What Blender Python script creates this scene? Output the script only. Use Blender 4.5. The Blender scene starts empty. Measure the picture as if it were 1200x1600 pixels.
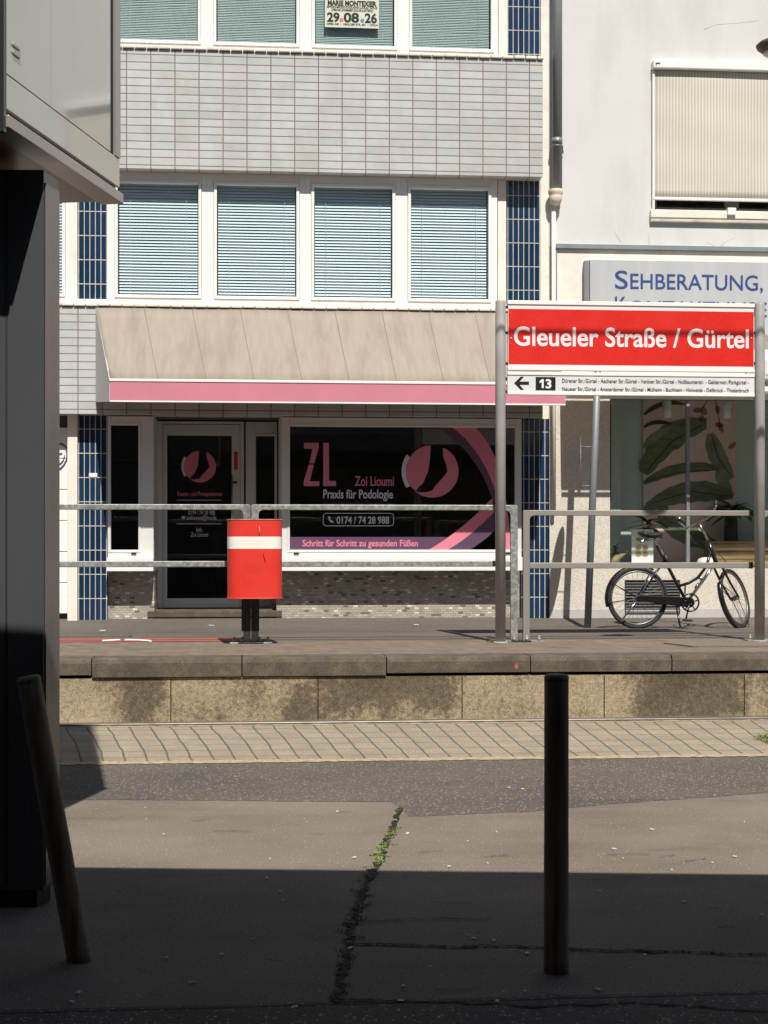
import bpy, math, random
from math import radians, sin, cos, pi, tan, atan2, sqrt
from mathutils import Vector, Matrix
random.seed(7)
S = bpy.context.scene
C = S.collection

# ------------------------------------------------------------------ camera, sky, sun, exposure
F, CX, HY, H, TH = 2400.0, 600.0, 850.0, 1.45, radians(5)
cd = bpy.data.cameras.new('camera'); cam = bpy.data.objects.new('camera', cd); C.objects.link(cam)
cd.sensor_fit = 'VERTICAL'; cd.sensor_height = 24; cd.lens = 36; cd.shift_y = 50 / 1600
cd.clip_start = 0.05; cd.clip_end = 500
cam.location = (0, 0, H); cam.rotation_euler = (radians(90), 0, -TH)
S.camera = cam
SUN = Vector((-0.122, 1.0, -1.37)).normalized()          # direction the light travels
W_ = bpy.data.worlds.new('World'); S.world = W_; W_.use_nodes = True
wn = W_.node_tree; bg = wn.nodes['Background']
sky = wn.nodes.new('ShaderNodeTexSky'); sky.sky_type = 'NISHITA'; sky.sun_disc = False
sky.sun_elevation = math.asin(-SUN.z); sky.sun_rotation = atan2(-SUN.x, -SUN.y)
sky.air_density = 1.0; sky.dust_density = 1.0
wn.links.new(sky.outputs[0], bg.inputs[0]); bg.inputs[1].default_value = 0.05
sl = bpy.data.lights.new('sun', 'SUN'); sl.energy = 4.8; sl.angle = radians(0.53); sl.color = (1.0, 0.95, 0.87)
so = bpy.data.objects.new('sun', sl); C.objects.link(so); so.location = (0, -20, 30)
so.rotation_euler = SUN.to_track_quat('-Z', 'Y').to_euler()
vs = S.view_settings; vs.view_transform = 'Standard'; vs.look = 'None'; vs.exposure = 0.25; vs.gamma = 1

# ------------------------------------------------------------------ measuring: pixel of the photo -> point on a plane
def ray(px, py):
    a = (px - CX) / F; b = (HY - py) / F
    return Vector((sin(TH) + a * cos(TH), cos(TH) - a * sin(TH), b))
def P(px, py, Y):
    r = ray(px, py); t = Y / r.y
    return Vector((r.x * t, Y, H + r.z * t))
def X(px, Y): return P(px, 850, Y).x
def Z(py, Y, px=600): return P(px, py, Y).z
def G(px, py, z=0.0):
    r = ray(px, py); t = (z - H) / r.z
    return Vector((r.x * t, r.y * t, z))

# ------------------------------------------------------------------ materials
class NT:
    def __init__(s, name):
        s.m = bpy.data.materials.new(name); s.m.use_nodes = True
        s.t = s.m.node_tree; s.b = s.t.nodes['Principled BSDF']
    def n(s, typ, **kw):
        q = s.t.nodes.new(typ)
        for k, v in kw.items(): setattr(q, k, v)
        return q
    def l(s, a, b): s.t.links.new(a, b)
    def setv(s, sock, v):
        if hasattr(v, 'is_output') or isinstance(v, bpy.types.NodeSocket): s.l(v, sock)
        else: sock.default_value = v
    def math(s, op, a, b=0.0, c=None):
        q = s.n('ShaderNodeMath', operation=op)
        s.setv(q.inputs[0], a); s.setv(q.inputs[1], b)
        if c is not None: s.setv(q.inputs[2], c)
        return q.outputs[0]
    def mix(s, fac, a, b, mode='MIX'):
        q = s.n('ShaderNodeMix', data_type='RGBA', blend_type=mode)
        s.setv(q.inputs[0], fac); s.setv(q.inputs[6], c4(a) if not isinstance(a, bpy.types.NodeSocket) else a)
        s.setv(q.inputs[7], c4(b) if not isinstance(b, bpy.types.NodeSocket) else b)
        return q.outputs[2]
    def ramp(s, fac, stops):
        q = s.n('ShaderNodeValToRGB'); s.l(fac, q.inputs[0]); e = q.color_ramp.elements
        while len(e) < len(stops): e.new(0.5)
        for el, (p, c) in zip(e, stops): el.position = p; el.color = c4(c)
        return q.outputs[0]
    def coord(s, kind='Object', scale=(1, 1, 1), rot=(0, 0, 0), loc=(0, 0, 0)):
        if kind == 'Position': o = s.n('ShaderNodeNewGeometry').outputs['Position']
        else: o = s.n('ShaderNodeTexCoord').outputs[kind]
        mp = s.n('ShaderNodeMapping'); s.l(o, mp.inputs[0])
        mp.inputs['Scale'].default_value = scale; mp.inputs['Rotation'].default_value = rot; mp.inputs['Location'].default_value = loc
        return mp.outputs[0]
    def noise(s, vec, scale, detail=4, rough=0.55, out=0, dist=0.0):
        q = s.n('ShaderNodeTexNoise'); s.l(vec, q.inputs['Vector'])
        q.inputs['Scale'].default_value = scale; q.inputs['Detail'].default_value = detail; q.inputs['Roughness'].default_value = rough
        q.inputs['Distortion'].default_value = dist
        return q.outputs[out]
    def bump(s, hgt, strength=0.3, dist=0.01):
        q = s.n('ShaderNodeBump'); q.inputs['Strength'].default_value = strength; q.inputs['Distance'].default_value = dist
        s.l(hgt, q.inputs['Height']); s.l(q.outputs[0], s.b.inputs['Normal'])
def c4(c):
    if isinstance(c, (int, float)): return (c, c, c, 1)
    return tuple(c) if len(c) == 4 else (c[0], c[1], c[2], 1)

def M(name, col, rough=0.55, metal=0.0, var=0.12, vs_=3.0, stretch=(1, 1, 1), dirt=None, dirtamt=0.4, dscale=1.2, dstretch=(1, 1, 1),
      bump=0.0, bscale=80, spec=0.5, coat=0.0, fine=0.0, fscale=120):
    k = NT(name); b = k.b
    v = k.coord('Object', scale=stretch)
    n = k.noise(v, vs_, 5)
    c = k.mix(k.ramp(n, [(0.3, 0), (0.7, 1)]), tuple(x * (1 - var) for x in col), tuple(min(1, x * (1 + var)) for x in col))
    if fine:
        nf = k.noise(k.coord('Object'), fscale, 2)
        c = k.mix(k.ramp(nf, [(0.35, 0), (0.65, 1)]), k.mix(fine, c, (0, 0, 0), 'MULTIPLY'), c)
    if dirt is not None:
        dn = k.noise(k.coord('Object', scale=dstretch), dscale, 6, 0.62)
        c = k.mix(k.math('MULTIPLY', k.ramp(dn, [(0.48, 0), (0.72, 1)]), dirtamt), c, dirt)
    k.l(c, b.inputs['Base Color'])
    b.inputs['Metallic'].default_value = metal; b.inputs['Specular IOR Level'].default_value = spec
    b.inputs['Coat Weight'].default_value = coat
    rn = k.math('MULTIPLY_ADD', n, 0.2, rough - 0.1); k.l(rn, b.inputs['Roughness'])
    if bump: k.bump(k.noise(k.coord('Object'), bscale, 4), bump, 0.004)
    return k.m

def tile_mat(name, w, h, mw, cols, mortar, rough=0.3, off=(0, 0), stagger=0.0, plane='xz', ang=0.0, var=0.1, extra=None, bumpd=0.003,
             spec=0.5, grime=None, gscale=1.0, wobble=0.0, speck=0.0, grime_stretch=(1, 1, 1), fan=None):
    """tiles w x h metres with mortar of width mw, each tile with its own shade"""
    k = NT(name); b = k.b
    pos = k.coord('Position', rot=(0, 0, ang))
    if wobble:
        wn_ = k.noise(pos, 1.3, 2, out=1)
        q = k.n('ShaderNodeVectorMath', operation='MULTIPLY_ADD'); k.l(wn_, q.inputs[0]); q.inputs[1].default_value = (wobble,) * 3; k.l(pos, q.inputs[2])
        pos2 = q.outputs[0]
    else: pos2 = pos
    sp = k.n('ShaderNodeSeparateXYZ'); k.l(pos2, sp.inputs[0])
    sx = sp.outputs[0]
    if fan:      # courses laid on a curve: the joints fan out along the street
        sx = k.math('SUBTRACT', sx, k.math('MULTIPLY', k.math('MULTIPLY_ADD', sx, fan[1], fan[0]), k.math('SUBTRACT', sp.outputs[1], fan[2])))
    u = k.math('ADD', sx, off[0] + 50 * w); v = k.math('ADD', sp.outputs[2 if plane == 'xz' else 1], off[1] + 50 * h)
    v = k.math('DIVIDE', v, h); row = k.math('FLOOR', v)
    u = k.math('DIVIDE', u, w)
    if stagger: u = k.math('ADD', u, k.math('MULTIPLY', row, stagger))
    colm = k.math('FLOOR', u)
    fu = k.math('FRACT', u); fv = k.math('FRACT', v)
    du = k.math('MULTIPLY', k.math('MINIMUM', fu, k.math('SUBTRACT', 1.0, fu)), w)
    dv = k.math('MULTIPLY', k.math('MINIMUM', fv, k.math('SUBTRACT', 1.0, fv)), h)
    d = k.math('MINIMUM', du, dv)
    mr = k.n('ShaderNodeMapRange', interpolation_type='SMOOTHSTEP'); k.l(d, mr.inputs[0])
    mr.inputs[1].default_value = mw * 0.35; mr.inputs[2].default_value = mw * 0.65
    tmask = mr.outputs[0]
    cb = k.n('ShaderNodeCombineXYZ'); k.l(colm, cb.inputs[0]); k.l(row, cb.inputs[1])
    wnz = k.n('ShaderNodeTexWhiteNoise', noise_dimensions='2D'); k.l(cb.outputs[0], wnz.inputs['Vector'])
    rnd = wnz.outputs['Value']
    stops = [(i / max(1, len(cols) - 1) if not extra else extra[i], c) for i, c in enumerate(cols)]
    q = k.n('ShaderNodeValToRGB'); q.color_ramp.interpolation = 'CONSTANT' if extra else 'LINEAR'
    e = q.color_ramp.elements
    while len(e) < len(stops): e.new(0.5)
    for el, (p, c) in zip(e, stops): el.position = p; el.color = c4(c)
    k.l(rnd, q.inputs[0]); tc = q.outputs[0]
    n = k.noise(pos, 6, 5)
    tc = k.mix(var, tc, k.ramp(n, [(0.3, 0.25), (0.7, 1)]), 'MULTIPLY')
    if speck:
        ns = k.noise(pos, 170, 2)
        tc = k.mix(speck, tc, k.ramp(ns, [(0.35, 0.3), (0.7, 1.0)]), 'MULTIPLY')
    if grime:
        gn = k.noise(k.coord('Position', scale=grime_stretch), gscale, 6, 0.6)
        tc = k.mix(k.math('MULTIPLY', k.ramp(gn, [(0.45, 0), (0.7, 1)]), 0.5), tc, grime)
    mcol = k.mix(k.ramp(k.noise(pos, 9, 4), [(0.3, 0), (0.7, 1)]), tuple(x * 0.7 for x in mortar), mortar)
    k.l(k.mix(tmask, mcol, tc), b.inputs['Base Color'])
    k.l(k.math('MULTIPLY_ADD', tmask, rough - 0.85, 0.85), b.inputs['Roughness'])
    b.inputs['Specular IOR Level'].default_value = spec
    wob = k.math('MULTIPLY_ADD', k.noise(pos, 14, 2), 0.15, tmask)
    k.bump(wob, 0.6, bumpd)
    return k.m

def glass_mat(name, tint=(0.9, 0.95, 0.94), ior=1.5, boost=1.0):
    k = NT(name); k.t.nodes.remove(k.b)
    tr = k.n('ShaderNodeBsdfTransparent'); tr.inputs[0].default_value = c4(tint)
    gl = k.n('ShaderNodeBsdfGlossy'); gl.inputs['Roughness'].default_value = 0.01; gl.inputs['Color'].default_value = (1, 1, 1, 1)
    fr = k.n('ShaderNodeFresnel'); fr.inputs[0].default_value = ior
    bmp = k.n('ShaderNodeBump'); bmp.inputs['Strength'].default_value = 0.03; bmp.inputs['Distance'].default_value = 0.05
    k.l(k.noise(k.coord('Position'), 1.1, 2), bmp.inputs['Height']); k.l(bmp.outputs[0], gl.inputs['Normal'])
    mx = k.n('ShaderNodeMixShader')
    gb = k.n('ShaderNodeNewGeometry').outputs['Backfacing']          # a thin pane: only its front face mirrors
    k.l(k.math('MULTIPLY', k.math('MULTIPLY', fr.outputs[0], boost), k.math('SUBTRACT', 1.0, gb)), mx.inputs[0]); k.l(tr.outputs[0], mx.inputs[1]); k.l(gl.outputs[0], mx.inputs[2])
    k.l(mx.outputs[0], k.t.nodes['Material Output'].inputs[0])
    return k.m

def asphalt(name, base, speck, bigvar=0.2, sc=140, brown=(0.15, 0.13, 0.105), specks=0.6):
    k = NT(name); b = k.b
    p = k.coord('Position')
    n1 = k.noise(p, 0.9, 6, 0.6); n2 = k.noise(k.coord('Position', scale=(0.35, 1.6, 1)), 1.8, 6, 0.6); n3 = k.noise(p, sc, 3, 0.6)
    vor = k.n('ShaderNodeTexVoronoi'); vor.inputs['Scale'].default_value = sc * 0.6; k.l(p, vor.inputs['Vector'])
    c = k.mix(k.ramp(n1, [(0.3, 0), (0.7, 1)]), tuple(x * (1 - bigvar) for x in base), tuple(x * (1 + bigvar) for x in base))
    c = k.mix(k.math('MULTIPLY', k.ramp(n2, [(0.5, 0), (0.66, 1)]), 0.35), c, brown)
    c = k.mix(k.math('MULTIPLY', k.ramp(n2, [(0.30, 1), (0.42, 0)]), 0.45), c, tuple(x * 0.55 for x in base))
    c = k.mix(0.75, c, k.ramp(n3, [(0.34, 0.25), (0.62, 1.0)]), 'MULTIPLY')
    sepc = k.n('ShaderNodeSeparateColor'); k.l(vor.outputs['Color'], sepc.inputs[0])
    sm = k.math('MULTIPLY', k.math('GREATER_THAN', sepc.outputs[0], 1 - 0.13 * specks), k.math('LESS_THAN', vor.outputs['Distance'], 0.4))
    c = k.mix(k.math('MULTIPLY', sm, 0.8), c, speck)
    k.l(c, b.inputs['Base Color']); b.inputs['Roughness'].default_value = 0.9; b.inputs['Specular IOR Level'].default_value = 0.25
    k.bump(k.math('ADD', n3, k.math('MULTIPLY', n2, 0.8)), 0.5, 0.006)
    return k.m

m = {}
m['tile_grey'] = tile_mat('grey_wall_tiles', 0.2745, 0.0905, 0.0115, [(0.475, 0.49, 0.49), (0.56, 0.57, 0.57), (0.52, 0.53, 0.525)], (0.23, 0.19, 0.145), rough=0.42,
                          off=(0.03, 0.0), var=0.16, grime=(0.42, 0.385, 0.33), gscale=1.6, grime_stretch=(1, 1, 0.45), bumpd=0.002, spec=0.35)
m['tile_blue'] = tile_mat('navy_wall_tiles', 0.0635, 0.28, 0.009, [(0.007, 0.027, 0.068), (0.014, 0.044, 0.10), (0.009, 0.035, 0.082)], (0.62, 0.58, 0.50), rough=0.14,
                          off=(0.0, 0.02), var=0.25, bumpd=0.002, spec=0.5)
m['mosaic'] = tile_mat('small_mosaic_tiles', 0.058, 0.027, 0.005, [(0.45, 0.405, 0.335), (0.37, 0.335, 0.285), (0.72, 0.69, 0.62), (0.17, 0.145, 0.12), (0.52, 0.475, 0.40)],
                       (0.30, 0.265, 0.215), rough=0.5, stagger=0.5, extra=[0.0, 0.40, 0.78, 0.86, 0.93], var=0.2, bumpd=0.002)
m['white_frame'] = M('white_window_frame', (0.84, 0.83, 0.80), 0.35, var=0.03, dirt=(0.62, 0.55, 0.45), dirtamt=0.15, dscale=3)
m['grey_frame'] = M('white_shop_frame', (0.70, 0.70, 0.68), 0.35, var=0.04, dirt=(0.5, 0.46, 0.4), dirtamt=0.15, dscale=3)
m['cream'] = M('cream_plaster', (0.80, 0.755, 0.67), 0.8, var=0.05, dirt=(0.55, 0.42, 0.30), dirtamt=0.35, dscale=4, bump=0.25, bscale=150)
m['stucco_up'] = M('pale_grey_render', (0.635, 0.636, 0.615), 0.85, var=0.035, vs_=1.2, dirt=(0.525, 0.525, 0.50), dirtamt=0.6, dscale=1.6, dstretch=(1.6, 1, 0.5), bump=0.25, bscale=45)
m['stucco_low'] = M('rough_cream_stucco', (0.76, 0.705, 0.61), 0.9, var=0.06, dirt=(0.56, 0.47, 0.35), dirtamt=0.3, dscale=1.6, bump=0.6, bscale=120, fine=0.35, fscale=90)
m['plinth_grey'] = M('grey_plinth_paint', (0.46, 0.45, 0.43), 0.8, var=0.1)
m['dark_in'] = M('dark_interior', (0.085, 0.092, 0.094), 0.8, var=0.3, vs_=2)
m['glass'] = glass_mat('window_glass', (0.93, 0.965, 0.975))
m['glass_up'] = glass_mat('upper_window_glass', (0.86, 0.90, 0.885))
m['glass_dark'] = glass_mat('shop_glass', (0.86, 0.88, 0.89), boost=1.8)
m['glass_opt'] = glass_mat('optician_glass', (0.95, 0.97, 0.96), boost=0.8)
m['slat'] = M('blind_slat', (0.62, 0.68, 0.70), 0.4, var=0.03)
m['awning'] = M('beige_awning_cloth', (0.34, 0.295, 0.245), 0.9, var=0.07, vs_=5, stretch=(5, 1, 0.35), dirt=(0.21, 0.175, 0.135), dirtamt=0.55, dscale=1.5, dstretch=(3.5, 1, 0.5), fine=0.12, fscale=300)
m['awn_side'] = M('white_awning_side', (0.66, 0.655, 0.63), 0.7, var=0.05)
m['pink'] = M('pink_valance', (0.57, 0.205, 0.265), 0.7, var=0.05)
m['white'] = M('white_paint', (0.82, 0.81, 0.79), 0.4, var=0.03)
m['galv'] = M('galvanised_steel', (0.30, 0.31, 0.30), 0.5, metal=0.3, var=0.42, vs_=32, dirt=(0.15, 0.15, 0.14), dirtamt=0.7, dscale=11)
m['grey_paint'] = M('grey_brown_paint', (0.25, 0.232, 0.21), 0.45, var=0.04, vs_=6)
m['post_grey'] = M('grey_post_paint', (0.36, 0.352, 0.34), 0.4, var=0.10, vs_=5, dirt=(0.42, 0.41, 0.38), dirtamt=0.35, dscale=5)
m['black_pl'] = M('black_plastic', (0.018, 0.018, 0.018), 0.5, var=0.2)
m['sign_red'] = M('sign_red', (0.70, 0.018, 0.010), 0.42, var=0.04, vs_=4, fine=0.12, fscale=60)
m['sign_white'] = M('sign_white', (0.80, 0.74, 0.74), 0.35, var=0.03)
m['sign_bar'] = M('sign_bar_white', (0.86, 0.84, 0.79), 0.3, var=0.03, dirt=(0.5, 0.45, 0.36), dirtamt=0.2, dscale=6)
m['sign_panel'] = M('sign_panel_grey', (0.70, 0.69, 0.70), 0.4, var=0.02)
m['black'] = M('sign_black', (0.012, 0.012, 0.013), 0.4, var=0.1)
m['bin_red'] = M('bin_red', (0.70, 0.035, 0.022), 0.45, var=0.10, vs_=5, dirt=(0.42, 0.05, 0.03), dirtamt=0.5, dscale=5, bump=0.1, bscale=12)
m['bin_white'] = M('bin_white_band', (0.82, 0.79, 0.74), 0.45, var=0.04)
m['rust'] = M('rusty_rim', (0.36, 0.22, 0.14), 0.7, metal=0.2, var=0.4, vs_=14)
m['wood'] = M('weathered_dark_wood', (0.20, 0.135, 0.088), 0.7, var=0.5, vs_=5, stretch=(8, 8, 0.6), bump=0.5, bscale=30, dirt=(0.36, 0.235, 0.14), dirtamt=0.6, dscale=3, dstretch=(6, 6, 0.5))
m['panel'] = M('glossy_grey_panel', (0.40, 0.39, 0.38), 0.09, var=0.03, vs_=0.5, spec=1.0, coat=1.0)
m['panel_dark'] = M('dark_metal_panel', (0.028, 0.030, 0.034), 0.25, var=0.15)
m['pillar'] = M('anthracite_metal', (0.066, 0.070, 0.076), 0.28, var=0.12, vs_=2, stretch=(1, 1, 0.15))
m['pillar_side'] = M('bronze_grey_metal', (0.19, 0.175, 0.17), 0.3, var=0.14, vs_=9, stretch=(1, 1, 0.05), metal=0.4)
m['soffit'] = M('soffit_boards', (0.21, 0.165, 0.125), 0.35, var=0.25, vs_=3, stretch=(1, 5, 1))
m['trim'] = M('aluminium_trim', (0.42, 0.40, 0.375), 0.35, metal=0.5, var=0.05)
m['dark_gap'] = M('dark_gap', (0.015, 0.015, 0.016), 0.6, var=0.1)
m['zinc'] = M('zinc_downpipe', (0.26, 0.285, 0.30), 0.5, metal=0.4, var=0.12, vs_=4, stretch=(1, 1, 0.3))
m['ceramic'] = M('painted_cast_iron', (0.70, 0.60, 0.47), 0.6, var=0.15, vs_=9, dirt=(0.32, 0.14, 0.06), dirtamt=0.8, dscale=7)
m['screen'] = None
m['sill_stone'] = M('weathered_sill', (0.62, 0.58, 0.50), 0.8, var=0.12, dirt=(0.26, 0.24, 0.20), dirtamt=0.6, dscale=6, dstretch=(1, 1, 3))
m['sign_grey'] = M('aluminium_sign_grey', (0.475, 0.49, 0.50), 0.4, var=0.05, vs_=2, stretch=(4, 1, 0.4))
m['navy'] = M('navy_lettering', (0.040, 0.070, 0.235), 0.4, var=0.03)
m['decal_pink'] = M('pink_vinyl', (0.72, 0.21, 0.29), 0.5, var=0.03)
m['decal_plum'] = M('plum_vinyl', (0.105, 0.052, 0.105), 0.5, var=0.05)
m['decal_white'] = M('white_vinyl', (0.66, 0.67, 0.74), 0.5, var=0.03)
m['decal_grey'] = M('grey_vinyl', (0.17, 0.19, 0.19), 0.6, var=0.05)
m['decal_red'] = M('red_vinyl', (0.62, 0.02, 0.03), 0.4, var=0.03)
m['coping'] = M('weathered_concrete_coping', (0.135, 0.112, 0.082), 0.9, var=0.3, vs_=9, dirt=(0.055, 0.046, 0.034), dirtamt=0.8, dscale=3.5, bump=0.8, bscale=110, fine=0.5, fscale=130)
m['moss'] = M('weed_green', (0.17, 0.23, 0.055), 0.8, var=0.5, vs_=30)
m['chrome'] = M('chrome', (0.72, 0.72, 0.72), 0.15, metal=1.0, var=0.03)
m['bike_black'] = M('gloss_black_paint', (0.010, 0.010, 0.011), 0.22, var=0.1, coat=0.4)
m['tyre'] = M('tyre_rubber', (0.022, 0.022, 0.022), 0.75, var=0.2)
m['rim_steel'] = M('rim_steel', (0.20, 0.20, 0.20), 0.4, metal=0.7, var=0.1)
m['leather'] = M('black_saddle', (0.022, 0.021, 0.020), 0.5, var=0.2)
m['blue_tyre'] = M('blue_tyre_wall', (0.10, 0.20, 0.30), 0.6, var=0.15)
m['steel_rail'] = M('worn_rail_steel', (0.32, 0.30, 0.28), 0.35, metal=0.8, var=0.2, vs_=6)
m['room_wall'] = M('sage_room_wall', (0.60, 0.69, 0.655), 0.8, var=0.04)
m['mural'] = M('pink_mural_paper', (0.82, 0.60, 0.54), 0.85, var=0.05)
m['leaf_a'] = M('mural_leaf_olive', (0.165, 0.185, 0.10), 0.85, var=0.3, vs_=6, stretch=(1, 1, 3))
m['leaf_b'] = M('mural_leaf_sage', (0.23, 0.27, 0.17), 0.85, var=0.25, vs_=6)
m['leaf_c'] = M('mural_leaf_rust', (0.32, 0.17, 0.08), 0.85, var=0.3, vs_=8)
m['leaf_d'] = M('mural_leaf_dark', (0.05, 0.045, 0.03), 0.85, var=0.3, vs_=8)
m['leaf_live'] = M('live_leaf', (0.04, 0.10, 0.025), 0.45, var=0.45, vs_=10)
m['crate'] = M('rustic_wood', (0.24, 0.155, 0.075), 0.8, var=0.45, vs_=6, stretch=(0.6, 6, 8))
m['drift'] = M('driftwood', (0.34, 0.25, 0.155), 0.8, var=0.3, vs_=10)
m['amber'] = M('amber_lens', (0.35, 0.23, 0.04), 0.2, var=0.1)
m['paper_green'] = M('poster_paper', (0.60, 0.62, 0.50), 0.7, var=0.03)
m['poster_pink'] = M('poster_pink', (0.65, 0.16, 0.20), 0.6)
m['poster_blue'] = M('poster_blue', (0.10, 0.25, 0.50), 0.6)
m['lamp_brown'] = M('lamp_housing', (0.10, 0.075, 0.055), 0.5, var=0.1)
m['graffiti'] = M('violet_spray_paint', (0.10, 0.07, 0.17), 0.6, var=0.1)
m['bike_lane'] = M('red_bike_lane', (0.42, 0.105, 0.085), 0.9, var=0.12, vs_=8, bump=0.3, bscale=120, fine=0.3, fscale=90)
m['litter'] = M('litter_white', (0.6, 0.58, 0.54), 0.7, var=0.1)
m['crack'] = M('crack_dirt', (0.012, 0.011, 0.010), 0.95, var=0.3)
m['vent'] = M('vent_grille_brown', (0.035, 0.032, 0.030), 0.5)
m['near_wall'] = M('near_building_render', (0.42, 0.40, 0.37), 0.85, var=0.15)
m['cable'] = M('overhead_cable', (0.04, 0.04, 0.04), 0.5)

m['asph_light'] = asphalt('worn_asphalt', (0.250, 0.208, 0.170), (0.42, 0.38, 0.32), 0.20, 150, brown=(0.305, 0.25, 0.20), specks=0.25)
m['asph_dark'] = asphalt('dark_asphalt_patch', (0.148, 0.130, 0.111), (0.48, 0.43, 0.36), 0.18, 130, brown=(0.17, 0.15, 0.128), specks=1.0)
m['asph_side'] = asphalt('sidewalk_asphalt', (0.165, 0.145, 0.125), (0.30, 0.27, 0.23), 0.10, 110, brown=(0.205, 0.172, 0.142), specks=0.4)
m['track_pave'] = tile_mat('track_paving', 0.152, 0.31, 0.014, [(0.47, 0.405, 0.31), (0.53, 0.455, 0.35), (0.50, 0.43, 0.33)], (0.16, 0.135, 0.10), rough=0.9, plane='xy',
                           fan=(-0.098, 0.06, 11.2), stagger=0.0, var=0.35, bumpd=0.006, wobble=0.05, speck=0.7, grime=(0.20, 0.17, 0.13), gscale=3, spec=0.2)
m['plat_pave'] = tile_mat('platform_pavers', 0.2, 0.1, 0.007, [(0.255, 0.205, 0.16), (0.31, 0.25, 0.195), (0.22, 0.178, 0.14)], (0.11, 0.092, 0.068), rough=0.9, plane='xy',
                          stagger=0.5, ang=radians(45), var=0.3, bumpd=0.004, speck=0.5, spec=0.2)
m['sand_joint'] = M('sandy_joint', (0.50, 0.39, 0.25), 0.95, var=0.35, vs_=25, bump=0.8, bscale=90, fine=0.4, fscale=150)

def wall_mat():
    k = NT('stained_retaining_wall'); b = k.b
    p = k.coord('Position')
    n = k.noise(k.coord('Position', scale=(1, 1, 0.55)), 0.95, 6, 0.56); f1 = k.noise(p, 26, 4, 0.65); f2 = k.noise(p, 110, 2)
    s = k.math('ADD', k.math('MULTIPLY', n, 0.8), k.math('MULTIPLY', f1, 0.17))
    sp = k.n('ShaderNodeSeparateXYZ'); k.l(p, sp.inputs[0])
    s = k.math('ADD', s, k.math('MULTIPLY', sp.outputs[2], -0.12))            # the stain runs down from the coping
    c = k.ramp(s, [(0.34, (0.115, 0.092, 0.062)), (0.44, (0.19, 0.152, 0.102)), (0.49, (0.40, 0.32, 0.21)), (0.62, (0.54, 0.435, 0.295))])
    c = k.mix(0.8, c, k.ramp(f2, [(0.3, 0.35), (0.62, 1)]), 'MULTIPLY'); c = k.mix(0.3, c, k.ramp(f1, [(0.32, 0.45), (0.6, 1)]), 'MULTIPLY')
    k.l(c, b.inputs['Base Color']); b.inputs['Roughness'].default_value = 0.92; b.inputs['Specular IOR Level'].default_value = 0.2
    k.bump(k.math('ADD', f2, f1), 0.6, 0.005)
    return k.m
m['ret_wall'] = wall_mat()
def screen_mat():
    k = NT('striped_screen_cloth'); b = k.b
    sp = k.n('ShaderNodeSeparateXYZ'); k.l(k.coord('Position'), sp.inputs[0])
    st = k.math('FRACT', k.math('DIVIDE', sp.outputs[0], 0.0385))
    mk = k.ramp(st, [(0.0, 1), (0.42, 1), (0.52, 0), (0.92, 0), (1.0, 1)])
    n = k.noise(k.coord('Position', scale=(1, 1, 0.4)), 2.2, 4)
    c = k.mix(mk, (0.52, 0.49, 0.40), (0.68, 0.65, 0.55))
    c = k.mix(k.math('MULTIPLY', k.ramp(n, [(0.4, 0), (0.7, 1)]), 0.22), c, (0.46, 0.43, 0.35))
    k.l(c, b.inputs['Base Color']); b.inputs['Roughness'].default_value = 0.9
    k.bump(n, 0.5, 0.02)
    return k.m
m['screen'] = screen_mat()

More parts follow.
